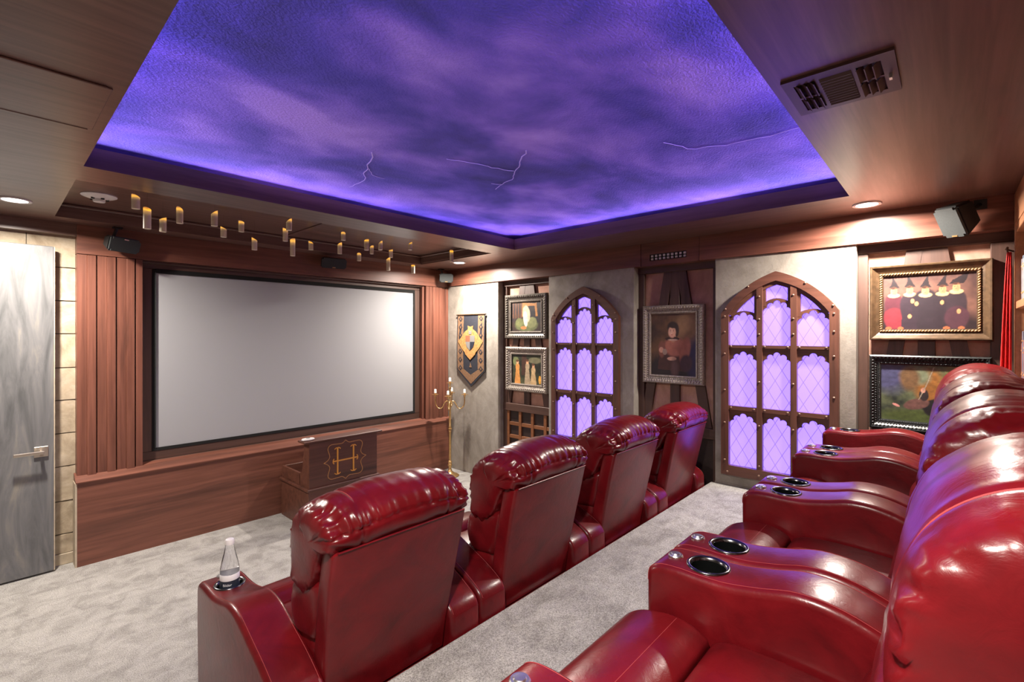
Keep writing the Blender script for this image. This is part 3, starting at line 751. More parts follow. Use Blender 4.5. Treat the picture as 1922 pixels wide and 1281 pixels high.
for row, (y0, z0, labs, grp) in enumerate(((2.205, ZP, fl_lab, 'front row of recliners'), (0.505, ZR, bl_lab, 'rear row of recliners on the riser'))):
    for i in range(4):
        o = proto if first else copy_tree(proto); first = False
        o.location = (1.028 + PITCH * i, y0, z0); o['label'] = labs[i]; o['category'] = 'recliner'; o['group'] = grp

# ---- bottle in the first recliner's cup holder
BX, BY, BZ = 1.028 - 0.349, 2.205, ZP + 0.512
bt = thing('water_bottle', (BX, BY, BZ), 'clear plastic water bottle with navy label standing in the armrest cup holder', 'bottle', origin=(BX, BY, BZ))
bp = [(0.0, 0.001), (0.031, 0.001), (0.0355, 0.006), (0.036, 0.02), (0.036, 0.138), (0.0345, 0.160), (0.0285, 0.190), (0.0215, 0.218), (0.0165, 0.243), (0.0150, 0.258)]
bm = bmesh.new(); lathe(bm, bp + [(0.0, 0.258)], (BX, BY, BZ), 28, cap=False); body = obj('body', bm, 'clear_plastic', bt, smooth=60)
bm = bmesh.new(); lathe(bm, [(0.0364, 0.030), (0.0366, 0.031), (0.0366, 0.113), (0.0364, 0.114)], (BX, BY, BZ), 32, cap=False); lab = obj('label_wrap', bm, 'label_navy', bt, smooth=60)
bm = bmesh.new(); lathe(bm, [(0.0364, 0.114), (0.0366, 0.1145), (0.0366, 0.137), (0.0361, 0.138)], (BX, BY, BZ), 32, cap=False); obj('label_band', bm, 'label_white', lab, smooth=60)
bm = bmesh.new(); lathe(bm, [(0.0, 0.2755), (0.0140, 0.275), (0.0165, 0.272), (0.0172, 0.258), (0.0172, 0.254), (0.0, 0.254)], (BX, BY, BZ), 24, cap=False); obj('cap', bm, 'white_plastic', bt, smooth=50)
fc = bpy.data.curves.new('txt', 'FONT'); fc.body = 'Bilder'; fc.size = 0.0145; fc.align_x = 'CENTER'; fo = bpy.data.objects.new('txt', fc); COL.objects.link(fo)
bpy.context.view_layer.update()
tme = bpy.data.meshes.new_from_object(fo.evaluated_get(bpy.context.evaluated_depsgraph_get())); bpy.data.objects.remove(fo)
n = len(tme.vertices); co = np.empty(n * 3, 'f'); tme.vertices.foreach_get('co', co); co = co.reshape(-1, 3)
th0 = math.atan2(-BY, -BX) - 0.25; th = th0 + co[:, 0] / 0.0370
co2 = np.stack([BX + 0.0370 * np.cos(th), BY + 0.0370 * np.sin(th), BZ + 0.094 + co[:, 1]], 1).astype('f')
tme.vertices.foreach_set('co', co2.ravel()); tme.materials.clear(); tme.update(); tme.name = 'lettering'
obj('lettering', tme, 'label_white', lab)

# ================================================================== LECTERN
LX0, LX1, LY0, LY1 = 1.965, 2.672, 4.290, 4.885
lt = thing('lectern_box', (2.32, 4.59, 0.0), 'wooden podium box with a gold H monogram on its tall panel', 'podium', origin=(2.32, 4.59, 0.0))
obj('base', B(LX0, LX1, LY0, LY1, 0.0, 0.345, bev=0.003), 'podiumwood', lt)
obj('moulding', B(LX0 - 0.018, LX1 + 0.018, LY0 - 0.018, LY1 + 0.012, 0.345, 0.372, bev=0.008, seg=2), 'podiumwood', lt)
bm = poly_ext(bmesh.new(), [(LY0, 0.372), (LY0, 0.790), (LY0 + 0.100, 0.790), (LY0 + 0.125, 0.60), (LY0 + 0.150, 0.505), (LY0 + 0.20, 0.480), (LY0 + 0.20, 0.372)], lambda s, t, d: (d, s, t), LX0 + 0.006, LX1 - 0.006)
pn = obj('tall_panel', bm, 'podiumwood', lt)
for a in ((LX0 + 0.006, LX0 + 0.03, LY0 + 0.19, LY1 - 0.002), (LX1 - 0.03, LX1 - 0.006, LY0 + 0.19, LY1 - 0.002), (LX0 + 0.03, LX1 - 0.03, LY1 - 0.026, LY1 - 0.002)):
    obj('tray_wall', B(*a, 0.372, 0.482, bev=0.003), 'podiumwood', lt)
obj('cap', B(LX0 - 0.045, LX1 + 0.045, LY0 - 0.022, LY0 + 0.125, 0.790, 0.808, bev=0.004), 'podiumwood', lt)
# monogram
mcx, mcz, my_ = 2.325, 0.580, LY0 - 0.001
def flat(pts, w, name, mat):
    bm = bmesh.new(); tube(bm, [(mcx + x, my_, mcz + z) for x, z in pts], w, 6); return obj(name, bm, mat, pn, smooth=60)
for sx in (-0.082, 0.082):
    flat([(sx, -0.125), (sx, 0.125)], 0.0088, 'monogram_stroke', 'gold_paint')
    for z, q in ((-0.125, 1), (0.125, -1)): flat([(sx - 0.030, z + 0.012 * q), (sx - 0.014, z), (sx + 0.014, z), (sx + 0.030, z + 0.012 * q)], 0.0055, 'monogram_serif', 'gold_paint')
flat([(-0.125, 0.0), (0.125, 0.0)], 0.0078, 'monogram_stroke', 'gold_paint')
for x, q in ((-0.127, 1), (0.127, -1)): flat([(x + 0.010 * q, -0.024), (x, -0.010), (x, 0.010), (x + 0.010 * q, 0.024)], 0.0055, 'monogram_serif', 'gold_paint')
q4 = cr([(0.0, 0.185), (0.035, 0.160), (0.085, 0.160), (0.150, 0.160), (0.178, 0.125), (0.160, 0.055), (0.180, 0.020), (0.218, 0.0)], 5)
ring = q4 + [(x, -z) for x, z in reversed(q4[:-1])] + [(-x, -z) for x, z in q4[1:]] + [(-x, z) for x, z in reversed(q4[1:-1])]
bm = bmesh.new(); tube(bm, [(mcx + x, my_, mcz + z) for x, z in ring], 0.0040, 6, closed=True); obj('monogram_border', bm, 'gold_paint_dim', pn, smooth=60)
# small white gadgets
g = thing('remote_control', (1.985, 4.345, 0.808), 'small white rounded remote lying on the cap of the H podium', 'remote', origin=(0, 0, 0))
bm = bmesh.new(); lathe(bm, [(0.0, 0.0), (0.032, 0.0), (0.040, 0.008), (0.036, 0.017), (0.0, 0.022)], seg=20, cap=False)
for v in bm.verts: v.co.x *= 1.5
obj('shell', bm, 'white_plastic', g, smooth=50)
bm = bmesh.new(); lathe(bm, [(0.016, 0.015), (0.018, 0.0225), (0.0, 0.0235)], seg=16, cap=False); obj('dial', bm, 'banner_grey', g)
c_ = thing('white_card', (2.05, 4.515, 0.372), 'folded white card standing in the tray of the H podium', 'card', origin=(0, 0, 0))
bm = poly_ext(bmesh.new(), [(-0.03, 0), (0, 0.115), (0.03, 0), (0.028, 0), (0, 0.108), (-0.028, 0)], lambda s, t, d: (d, s, t), -0.04, 0.04); obj('fold', bm, 'white_plastic', c_)

# ================================================================== CANDELABRA
CX, CY = 3.925, 4.640
ca = thing('candelabra', (CX, CY, 0), 'tall brass floor candelabra with five white candles by the plaster wall', 'candelabra', origin=(0, 0, 0))
bm = bmesh.new()
lathe(bm, [(0.0, 0.0), (0.11, 0.0), (0.115, 0.010), (0.10, 0.022), (0.06, 0.035), (0.03, 0.06), (0.018, 0.09), (0.016, 0.12), (0.026, 0.135), (0.026, 0.150), (0.018, 0.160), (0.026, 0.172), (0.024, 0.182), (0.012, 0.200)], seg=28, cap=False)
obj('base', bm, 'brass', ca, smooth=45)
bm = bmesh.new()
lathe(bm, [(0.0150, 0.195), (0.0150, 0.545), (0.018, 0.555), (0.018, 0.568), (0.012, 0.575), (0.024, 0.585), (0.024, 0.600), (0.012, 0.606), (0.018, 0.615), (0.018, 0.625), (0.0135, 0.635), (0.0125, 0.850), (0.013, 0.860), (0.010, 0.875), (0.015, 0.890), (0.010, 0.905), (0.014, 0.925), (0.010, 0.945), (0.010, 1.085), (0.017, 1.100), (0.017, 1.115), (0.008, 1.130), (0.008, 1.160)], seg=20)
obj('stem', bm, 'brass', ca, smooth=45)
def candle_cup(x, y, z, par):
    bm = bmesh.new(); lathe(bm, [(0.0, z - 0.030), (0.013, z - 0.024), (0.013, z - 0.012), (0.007, z - 0.004), (0.041, z), (0.043, z + 0.004), (0.010, z + 0.004), (0.011, z + 0.022), (0.0, z + 0.022)], (x, y, 0), 20, cap=False); p = obj('drip_pan', bm, 'brass', par, smooth=45)
    bm = bmesh.new(); lathe(bm, [(0.0, z + 0.020), (0.016, z + 0.020), (0.017, z + 0.032), (0.0145, z + 0.040), (0.0145, z + 0.064), (0.011, z + 0.068), (0.003, z + 0.0655), (0.0015, z + 0.074), (0.0, z + 0.074)], (x, y, 0), 14, cap=False); obj('candle', bm, 'wax_white', p, smooth=45)
rgt = Vector((RX, RY, 0)); fwd = Vector((FX, FY, 0))
for d in (rgt, -rgt, fwd, -fwd):
    pr = [(0.010, 0.885), (0.030, 0.890), (0.036, 0.905), (0.026, 0.915), (0.022, 0.905)]
    path = cr([(0.008, 0.925), (0.030, 0.940), (0.055, 0.932), (0.078, 0.895), (0.095, 0.862), (0.125, 0.848), (0.158, 0.862), (0.178, 0.90), (0.184, 0.95), (0.184, 1.0)], 4)
    bm = bmesh.new(); tube(bm, [d * a + Vector((0, 0, b)) for a, b in path], 0.0070, 8); ar = obj('arm', bm, 'brass', ca, smooth=60)
    bm = bmesh.new(); tube(bm, [d * a + Vector((0, 0, b)) for a, b in cr(pr, 4)], 0.004, 6); obj('scroll', bm, 'brass', ar, smooth=60)
    candle_cup(d.x * 0.184, d.y * 0.184, 1.022, ar)
candle_cup(0, 0, 1.168, ca)

# ================================================================== HANGING CANDLES
CAND = [(254.8, 365.4, 392.3, 13), (276.3, 387.6, 429.8, 12.5), (305.8, 407.5, 435.6, 11), (337.4, 389, 419.7, 11), (402.3, 394.7, 424.6, 11), (419.6, 425, 445.5, 10), (453, 415, 435.6, 9.5), (477.7, 445.5, 469.6, 9.5),
        (542.4, 410, 432.7, 10), (535.6, 428, 453, 9), (549.4, 448, 480.7, 9), (583.6, 452, 469.5, 8.5), (637.7, 455, 477, 8), (644.3, 435.7, 451.4, 8), (674, 475, 490, 7.5), (688, 448, 470, 8.5), (697.7, 461, 477, 7), (714, 452, 469.5, 7.5),
        (733.7, 468, 483.7, 7), (728.8, 482, 508.3, 7), (769.8, 453.8, 469.5, 7.5), (775.4, 496.4, 513.5, 7), (847.5, 468.5, 492, 7)]
for u, v0, v1, w in CAND:
    d = ray(u, v0); t = 38.0 / w
    t = min(t, 0.885 / d.z); t = max(t, 3.63 / d.y); t = min(t, 4.66 / d.y)
    top = Vector((d.x * t, d.y * t, CAMH + d.z * t)); h = (v1 - v0) / 900.0 * t; rad = min(0.024, w * t / 900.0 / 2)
    bz = top.z - h
    k = thing('hanging_candle', (top.x, top.y, bz), 'cream flameless candle hung on thread below the dark ceiling recess', 'candle', 'candles floating below the ceiling recess', origin=(0, 0, 0))
    bm = bmesh.new(); seg = 16
    sl = random.uniform(0.3, 0.9) * rad; sa = random.uniform(0, 6.28)
    A = [bm.verts.new((rad * math.cos(6.2832 * i / seg), rad * math.sin(6.2832 * i / seg), 0)) for i in range(seg)]
    C = [bm.verts.new((rad * math.cos(6.2832 * i / seg), rad * math.sin(6.2832 * i / seg), h + sl * math.cos(6.2832 * i / seg - sa) - sl)) for i in range(seg)]
    D = [bm.verts.new((0.72 * rad * math.cos(6.2832 * i / seg), 0.72 * rad * math.sin(6.2832 * i / seg), h * 0.9 - sl)) for i in range(seg)]
    for i in range(seg):
        j = (i + 1) % seg; bm.faces.new((A[i], A[j], C[j], C[i])); bm.faces.new((C[i], C[j], D[j], D[i]))
    bm.faces.new(A[::-1]); bm.faces.new(D)
    obj('wax_body', bm, 'candle_wax', k, smooth=50)
    bm = bmesh.new(); tube(bm, [(0, 0, h * 0.85), (0, 0, ZRC - bz)], 0.00025, 4); obj('thread', bm, 'thread', k)
    k.rotation_euler = (0, 0, random.uniform(0, 6))

# ================================================================== BANNER
by, bz1, bz2, bz3, bx = 4.504, 2.028, 1.325, 1.109, XR - 0.016
bn = thing('wall_banner', (bx, by, bz3), 'pointed dark navy banner with gold heraldic lozenge on the plaster wall', 'banner', origin=(bx, by, bz3))
fnb = lambda s, z, d: (bx - d - 0.012 * math.sin((z - bz3) / (bz1 - bz3) * 3.1), by - s, z)
def bpoly(name, pts, d0, d1, mat, par=bn):
    # densify so the cloth follows its gentle belly
    P = []
    for a, b in zip(pts, pts[1:] + pts[:1]):
        for k in range(5): P.append((a[0] + (b[0] - a[0]) * k / 5, a[1] + (b[1] - a[1]) * k / 5))
    return obj(name, poly_ext(bmesh.new(), P, fnb, d0, d1), mat, par)
bpoly('cloth', [(-0.259, bz1), (-0.259, bz2), (0, bz3), (0.259, bz2), (0.259, bz1)], 0.0, 0.003, 'navy_cloth')
for s in (-1, 1):
    bpoly('border_strip', [(s * 0.245, bz1 - 0.002), (s * 0.245, bz2 + 0.015), (s * 0.135, bz2 + 0.015), (s * 0.135, bz1 - 0.002)][::s], 0.003, 0.0045, 'banner_tan')
    bpoly('border_strip', [(s * 0.245, bz2 + 0.010), (s * 0.0, bz3 + 0.040), (s * 0.0, bz3 + 0.155), (s * 0.135, bz2 + 0.010)][::s], 0.003, 0.0045, 'banner_tan')
    for i in range(7):
        z = bz1 - 0.05 - i * 0.105
        bpoly('border_motif', [(s * 0.19 + 0.034, z), (s * 0.19, z + 0.036), (s * 0.19 - 0.034, z), (s * 0.19, z - 0.036)], 0.0045, 0.006, 'navy_cloth')
        bpoly('border_motif', [(s * 0.19 + 0.016, z), (s * 0.19, z + 0.017), (s * 0.19 - 0.016, z), (s * 0.19, z - 0.017)], 0.006, 0.007, 'banner_tan')
ez = 1.690
loz = [(0, 0.185), (0.05, 0.200), (0.045, 0.155), (0.10, 0.125), (0.165, 0.060), (0.228, -0.005), (0.165, -0.085), (0.10, -0.140), (0.095, -0.160), (0.0, -0.235)]
em = bpoly('emblem_lozenge', [(x, ez + z) for x, z in loz] + [(-x, ez + z) for x, z in reversed(loz[1:-1])], 0.005, 0.009, 'banner_gold')
for pts, mt in (([(-0.085, 0.075), (-0.085, -0.005), (0.0, -0.005), (0.0, 0.075)], 'banner_brown'), ([(0.0, 0.075), (0.0, -0.005), (0.085, -0.005), (0.085, 0.075)], 'banner_grey'),
                ([(-0.085, -0.005), (-0.06, -0.07), (0.0, -0.115), (0.0, -0.005)], 'banner_grey'), ([(0.0, -0.005), (0.0, -0.115), (0.06, -0.07), (0.085, -0.005)], 'label_navy')):
    bpoly('shield_quarter', [(x, ez + z) for x, z in pts], 0.009, 0.0115, mt, em)
bpoly('emblem_crown', [(-0.025, ez + 0.09), (0.025, ez + 0.09), (0.028, ez + 0.145), (0.0, ez + 0.125), (-0.028, ez + 0.145)], 0.009, 0.0115, 'banner_grey', em)
bpoly('small_motif', [(-0.022, 1.36), (0.022, 1.36), (0.0, 1.42)], 0.003, 0.005, 'banner_tan')
bm = bmesh.new(); tube(bm, [(bx - 0.006, by - 0.272, bz1 + 0.004), (bx - 0.006, by + 0.272, bz1 + 0.004)], 0.008, 10); rd = obj('rod', bm, 'frame_bronze', bn, smooth=50)
for s in (-1, 1):
    bm = bmesh.new(); tube(bm, [(bx - 0.006, by + s * 0.26, bz1 + 0.004), (bx + 0.017, by + s * 0.26, bz1 + 0.004)], 0.004, 8); obj('hook', bm, 'frame_bronze', rd)

# ================================================================== PAINTINGS
rng = np.random.default_rng(3)
def vnoise(h, w, cells, seed):
    r = np.random.default_rng(seed); out = np.zeros((h, w)); amp = 1.0; tot = 0
    for o in range(4):
        n = cells * 2 ** o; g_ = r.random((n + 2, n + 2))
        yy = np.linspace(0, n, h, endpoint=False); xx = np.linspace(0, n, w, endpoint=False)
        y0 = yy.astype(int); x0 = xx.astype(int); fy = (yy - y0)[:, None]; fx = (xx - x0)[None, :]
        fy = fy * fy * (3 - 2 * fy); fx = fx * fx * (3 - 2 * fx)
        out += amp * ((g_[y0][:, x0] * (1 - fx) + g_[y0][:, x0 + 1] * fx) * (1 - fy) + (g_[y0 + 1][:, x0] * (1 - fx) + g_[y0 + 1][:, x0 + 1] * fx) * fy)
        tot += amp; amp *= 0.55
    return out / tot
class Canvas:
    def __init__(s, w, h, asp):
        s.w, s.h = w, h; s.x = np.linspace(0, asp, w)[None, :].repeat(h, 0); s.y = np.linspace(0, 1, h)[:, None].repeat(w, 1); s.a = asp
        s.img = np.zeros((h, w, 3)); s.n = vnoise(h, w, 6, 11)
    def lay(s, mask, col): s.img = s.img * (1 - mask[..., None]) + np.array(col) * mask[..., None]
    def bg(s, a, b, cells=4, seed=1):
        n = np.clip((vnoise(s.h, s.w, cells, seed) - 0.3) / 0.4, 0, 1)[..., None]; s.img = np.array(a) * (1 - n) + np.array(b) * n
    def ell(s, cx, cy, rx, ry, col, soft=0.15, rot=0.0, op=1.0):
        c, q = math.cos(rot), math.sin(rot); dx = s.x - cx; dy = s.y - cy
        r = np.sqrt(((dx * c + dy * q) / rx) ** 2 + ((-dx * q + dy * c) / ry) ** 2) + (s.n - 0.5) * 0.25
        s.lay(op * np.clip((1 - r) / soft + 0.5, 0, 1), col)
    def poly(s, pts, col, op=1.0):
        ins = np.zeros((s.h, s.w), bool); px = s.x + (s.n - 0.5) * 0.03; py = s.y
        for (xa, ya), (xb, yb) in zip(pts, pts[1:] + pts[:1]):
            if ya == yb: continue
            cond = ((ya > py) != (yb > py)) & (px < (xb - xa) * (py - ya) / (yb - ya) + xa); ins ^= cond
        s.lay(op * ins.astype(float), col)
    def tex(s, k, seed=5, cells=16):
        s.img *= (1 + k * (vnoise(s.h, s.w, cells, seed) - 0.5) * 2)[..., None]
def canvas_obj(cv, fnp, w, h, parent):
    ny, nx = cv.h, cv.w
    verts = [fnp(-w / 2 + w * i / (nx - 1), -h / 2 + h * j / (ny - 1), 0) for j in range(ny) for i in range(nx)]
    faces = [(j * nx + i, j * nx + i + 1, (j + 1) * nx + i + 1, (j + 1) * nx + i) for j in range(ny - 1) for i in range(nx - 1)]
    bv = len(verts); verts += [fnp(sx * w / 2, sz * h / 2, -0.006) for sx, sz in ((-1, -1), (1, -1), (1, 1), (-1, 1))]; faces.append((bv + 3, bv + 2, bv + 1, bv))
    me = bpy.data.meshes.new('canvas'); me.from_pydata(verts, [], faces)
    ca_ = me.color_attributes.new('Col', 'FLOAT_COLOR', 'POINT')
    arr = np.ones((len(verts), 4), 'f'); arr[:bv, :3] = np.clip(cv.img, 0, 1).reshape(-1, 3); arr[bv:, :3] = 0.05
    ca_.data.foreach_set('color', arr.ravel()); me.update()
    return obj('canvas', me, 'painted_canvas', parent)
def frame_prof(bm, fnp, w, h, prof):
    """mitred moulding round a w x h opening; prof = [(outward, depth)]"""
    rings = []
    for o_, d in prof:
        rings.append([bm.verts.new(fnp(sx * (w / 2 + o_), sz * (h / 2 + o_), d)) for sx, sz in ((-1, -1), (1, -1), (1, 1), (-1, 1))])
    for A, C in zip(rings, rings[1:]):
        for k in range(4): bm.faces.new((A[k], A[(k + 1) % 4], C[(k + 1) % 4], C[k]))
    A, C = rings[-1], rings[0]
    for k in range(4): bm.faces.new((A[k], A[(k + 1) % 4], C[(k + 1) % 4], C[k]))
def beads(fnp, w, h, off, d, r, step, elong=1.0, skew=0.0):
    bm = bmesh.new()
    def bead(s, z, horiz, k):
        m = bmesh.ops.create_icosphere(bm, subdivisions=1, radius=r)
        for v in m['verts']:
            a, b, c = v.co; a *= elong; b += skew * a
            s_, z_ = (s + a, z + b) if horiz else (s + b, z + a)
            v.co = fnp(s_, z_, d + c * 0.7)
    W2, H2 = w / 2 + off, h / 2 + off
    n = max(2, int(2 * W2 / step)); 
    for k in range(n + 1):
        for z in (-H2, H2): bead(-W2 + 2 * W2 * k / n, z, True, k)
    n = max(2, int(2 * H2 / step))
    for k in range(1, n):
        for s in (-W2, W2): bead(s, -H2 + 2 * H2 * k / n, False, k)
    return bm
def picture(label, yc, zc, ow, oh, fw, cv, style, grp=None):
    """yc,zc centre; ow x oh outer size; fw frame width"""
    back = XN - 0.03; base = (back, yc, zc - oh / 2)
    p = thing('framed_painting', base, label, 'painting', grp, origin=base)
    fnp = lambda s, z, d: (back - 0.022 - d, yc - s, zc + z)
    w, h = ow - 2 * fw, oh - 2 * fw
    canvas_obj(cv, fnp, w + 0.006, h + 0.006, p)
    T = 0.045
    prof = {'silver': [(-0.004, 0.001), (-0.004, 0.012), (fw * 0.12, 0.016), (fw * 0.18, 0.008), (fw * 0.35, 0.010), (fw * 0.62, 0.024), (fw * 0.85, 0.030), (fw, 0.022), (fw, -0.022), (0.0, -0.022)],
            'bronze': [(-0.004, 0.001), (-0.004, 0.012), (fw * 0.2, 0.016), (fw * 0.26, 0.008), (fw * 0.5, 0.018), (fw * 0.8, 0.040), (fw * 0.92, 0.042), (fw, 0.030), (fw, -0.022), (0.0, -0.022)]}[('bronze' if style == 'bronze' else 'silver')]
    mats = {'silver': ('frame_silver', 'frame_silver'), 'bronze': ('frame_bronze', 'frame_gilt'), 'black': ('frame_black', 'frame_black'), 'pewter': ('frame_pewter', 'frame_silver')}[style]
    bm = bmesh.new(); frame_prof(bm, fnp, w, h, prof); fr = obj('frame', bm, mats[0], p)
    if style == 'bronze': obj('beading', beads(fnp, w, h, fw * 0.12, 0.016, 0.0075, 0.016, 1.3, 0.5), mats[1], fr, smooth=60, kind='stuff')
    else:
        obj('beading', beads(fnp, w, h, fw * 0.10, 0.014, 0.005, 0.012, 1.2, 0.4), mats[1], fr, smooth=60, kind='stuff')
        obj('carving', beads(fnp, w, h, fw * 0.70, 0.022, fw * 0.19, fw * 0.34, 0.8, 0.6), mats[0], fr, smooth=60, kind='stuff')
        if style != 'pewter': obj('carving', beads(fnp, w, h, fw * 0.42, 0.012, fw * 0.13, fw * 0.26, 0.9, -0.6), mats[0], fr, smooth=60, kind='stuff')
    return p
# still life : golden chair back, pale drapery and green cloth
c = Canvas(120, 100, 1.25); c.bg((0.006, 0.006, 0.012), (0.035, 0.018, 0.012)); 
for i in range(4): c.poly([(0.06 + i * 0.11, 0.45), (0.12 + i * 0.11, 0.45), (0.12 + i * 0.11, 0.95), (0.06 + i * 0.11, 0.95)], (0.09, 0.035, 0.018))
c.poly([(0.45, 0.5), (0.47, 0.95), (0.53, 0.96), (0.98, 0.92), (1.04, 0.96), (1.08, 0.5), (1.0, 0.5), (0.97, 0.84), (0.55, 0.84), (0.53, 0.5)], (0.36, 0.15, 0.04))
c.ell(0.62, 0.22, 0.46, 0.22, (0.10, 0.11, 0.045)); c.ell(0.85, 0.30, 0.20, 0.18, (0.16, 0.17, 0.07), rot=0.5); c.ell(0.35, 0.30, 0.16, 0.15, (0.13, 0.14, 0.05))
c.ell(0.64, 0.58, 0.15, 0.28, (0.50, 0.40, 0.28), rot=0.15); c.ell(0.60, 0.42, 0.09, 0.25, (0.66, 0.58, 0.44), rot=0.1); c.ell(0.52, 0.13, 0.12, 0.05, (0.42, 0.16, 0.05)); c.tex(0.35)
picture('pewter-framed still life with pale drapery and golden chair, over another painting in the narrow niche', 3.662, 1.989, 0.637, 0.520, 0.085, c, 'pewter')
c = Canvas(120, 100, 1.25); c.bg((0.012, 0.014, 0.008), (0.07, 0.075, 0.035), 3, 8); c.poly([(0.42, 0.3), (0.42, 1), (0.62, 1), (0.62, 0.3)], (0.05, 0.022, 0.014)); c.ell(0.18, 0.75, 0.12, 0.15, (0.13, 0.15, 0.06)); c.ell(0.95, 0.8, 0.25, 0.1, (0.14, 0.13, 0.07))
for x, top, sk in ((0.25, 0.72, (0.55, 0.24, 0.06)), (0.66, 0.74, (0.36, 0.27, 0.17)), (0.90, 0.62, (0.50, 0.34, 0.17))):
    c.poly([(x - 0.13, 0.02), (x + 0.13, 0.02), (x + 0.06, top - 0.18), (x - 0.06, top - 0.18)], sk); c.ell(x, top - 0.15, 0.085, 0.13, sk); c.ell(x, top, 0.05, 0.065, (0.58, 0.30, 0.16)); c.ell(x - 0.01, top + 0.05, 0.055, 0.04, (0.10, 0.04, 0.02))
c.ell(1.16, 0.18, 0.05, 0.13, (0.75, 0.36, 0.05)); c.tex(0.35, 4)
picture('silver-framed painting of three figures in pale dresses, under the still life', 3.655, 1.370, 0.632, 0.520, 0.085, c, 'silver')
c = Canvas(130, 166, 0.78); c.bg((0.045, 0.022, 0.014), (0.16, 0.078, 0.036), 3, 21); c.ell(0.62, 0.75, 0.20, 0.25, (0.19, 0.10, 0.05), soft=0.7); c.ell(0.35, 0.05, 0.5, 0.34, (0.018, 0.011, 0.013), soft=0.5); c.ell(0.80, 0.2, 0.17, 0.42, (0.020, 0.012, 0.06), soft=0.5)
c.poly([(0.13, 0.10), (0.17, 0.42), (0.27, 0.58), (0.52, 0.60), (0.62, 0.45), (0.68, 0.20), (0.60, 0.08)], (0.060, 0.022, 0.020)); c.ell(0.43, 0.46, 0.19, 0.15, (0.36, 0.125, 0.085), soft=0.3); c.ell(0.58, 0.40, 0.085, 0.20, (0.33, 0.11, 0.075), rot=-0.2, soft=0.3); c.ell(0.60, 0.21, 0.10, 0.13, (0.055, 0.020, 0.035), soft=0.3); c.ell(0.20, 0.42, 0.06, 0.13, (0.20, 0.07, 0.05), soft=0.3)
c.ell(0.385, 0.775, 0.092, 0.085, (0.030, 0.017, 0.013), soft=0.3); c.ell(0.445, 0.72, 0.045, 0.10, (0.035, 0.019, 0.014), soft=0.3); c.ell(0.39, 0.60, 0.05, 0.07, (0.42, 0.20, 0.13)); c.ell(0.38, 0.59, 0.12, 0.032, (0.035, 0.012, 0.012)); c.ell(0.385, 0.572, 0.085, 0.014, (0.50, 0.32, 0.25))
c.ell(0.372, 0.695, 0.062, 0.088, (0.60, 0.31, 0.21), soft=0.3); c.ell(0.352, 0.70, 0.030, 0.05, (0.68, 0.39, 0.28), soft=0.6); c.ell(0.40, 0.79, 0.075, 0.035, (0.032, 0.018, 0.014), soft=0.4)
for ex in (0.348, 0.398): c.ell(ex, 0.715, 0.010, 0.006, (0.10, 0.04, 0.03)); c.ell(ex, 0.733, 0.015, 0.004, (0.12, 0.05, 0.03))
c.ell(0.370, 0.652, 0.019, 0.006, (0.40, 0.12, 0.10)); c.ell(0.366, 0.685, 0.008, 0.022, (0.70, 0.42, 0.30), soft=0.5)
c.ell(0.19, 0.41, 0.040, 0.045, (0.55, 0.28, 0.19)); c.ell(0.37, 0.275, 0.080, 0.030, (0.58, 0.31, 0.21)); c.ell(0.25, 0.38, 0.04, 0.05, (0.30, 0.20, 0.16)); c.ell(0.42, 0.12, 0.06, 0.14, (0.10, 0.05, 0.05), soft=0.8); c.tex(0.22, 9)
picture('silver-framed tall portrait of a dark-haired woman in rust blouse, alone in its niche', 1.880, 1.687, 0.580, 0.722, 0.072, c, 'silver')
c = Canvas(150, 96, 1.62); c.bg((0.10, 0.050, 0.045), (0.23, 0.115, 0.085), 3, 31); c.ell(0.8, 0.0, 1.1, 0.35, (0.035, 0.018, 0.022), soft=0.5)
for i, (x, hy, body) in enumerate(((0.22, 0.72, (0.13, 0.028, 0.045)), (0.50, 0.73, (0.050, 0.028, 0.042)), (0.77, 0.71, (0.042, 0.026, 0.036)), (1.06, 0.72, (0.040, 0.024, 0.034)), (1.28, 0.75, (0.050, 0.030, 0.040)))):
    c.ell(x, 0.42, 0.17 if i != 2 else 0.24, 0.30, body); c.poly([(x - 0.15, 0.02), (x + 0.15, 0.02), (x + 0.12, 0.5), (x - 0.12, 0.5)], body)
    if i in (0, 4): c.ell(x, 0.22, 0.20, 0.19, (0.26, 0.035, 0.05) if i == 0 else (0.09, 0.035, 0.05))
    c.poly([(x - 0.10, hy + 0.05), (x + 0.11, hy + 0.04), (x + (0.06 if i != 4 else 0.16), hy + 0.10), (x + (-0.02, -0.03, 0.04, 0.06, 0.22)[i], hy + 0.26), (x - 0.05, hy + 0.11)], (0.028, 0.016, 0.020))
    c.ell(x, hy - 0.02, 0.062, 0.085, (0.62, 0.33, 0.16)); c.ell(x, hy - 0.09, 0.115, 0.042, (0.66, 0.45, 0.24)); c.ell(x, hy - 0.050, 0.050, 0.035, (0.58, 0.29, 0.15)); c.ell(x, hy + 0.045, 0.060, 0.025, (0.10, 0.04, 0.025))
    for q in (-0.022, 0.022): c.ell(x + q, hy - 0.005, 0.009, 0.008, (0.14, 0.06, 0.04))
    c.ell(x, hy - 0.045, 0.016, 0.007, (0.36, 0.10, 0.07)); c.ell(x + 0.03, hy - 0.02, 0.025, 0.06, (0.48, 0.22, 0.11), soft=0.7, op=0.7)
for x, y in ((0.55, 0.52), (0.62, 0.47), (0.50, 0.25), (1.05, 0.48), (1.32, 0.32)): c.ell(x, y, 0.035, 0.04, (0.62, 0.33, 0.16))
for x in (0.12, 0.34, 1.12, 1.36): c.ell(x, 0.035, 0.055, 0.03, (0.48, 0.16, 0.07))
c.tex(0.22, 14); c.img = c.img ** 1.12 * 0.78
picture('bronze-framed wide painting of five figures in ruffs and dark pointed hats', 0.110, 1.999, 0.620, 0.516, 0.070, c, 'bronze')
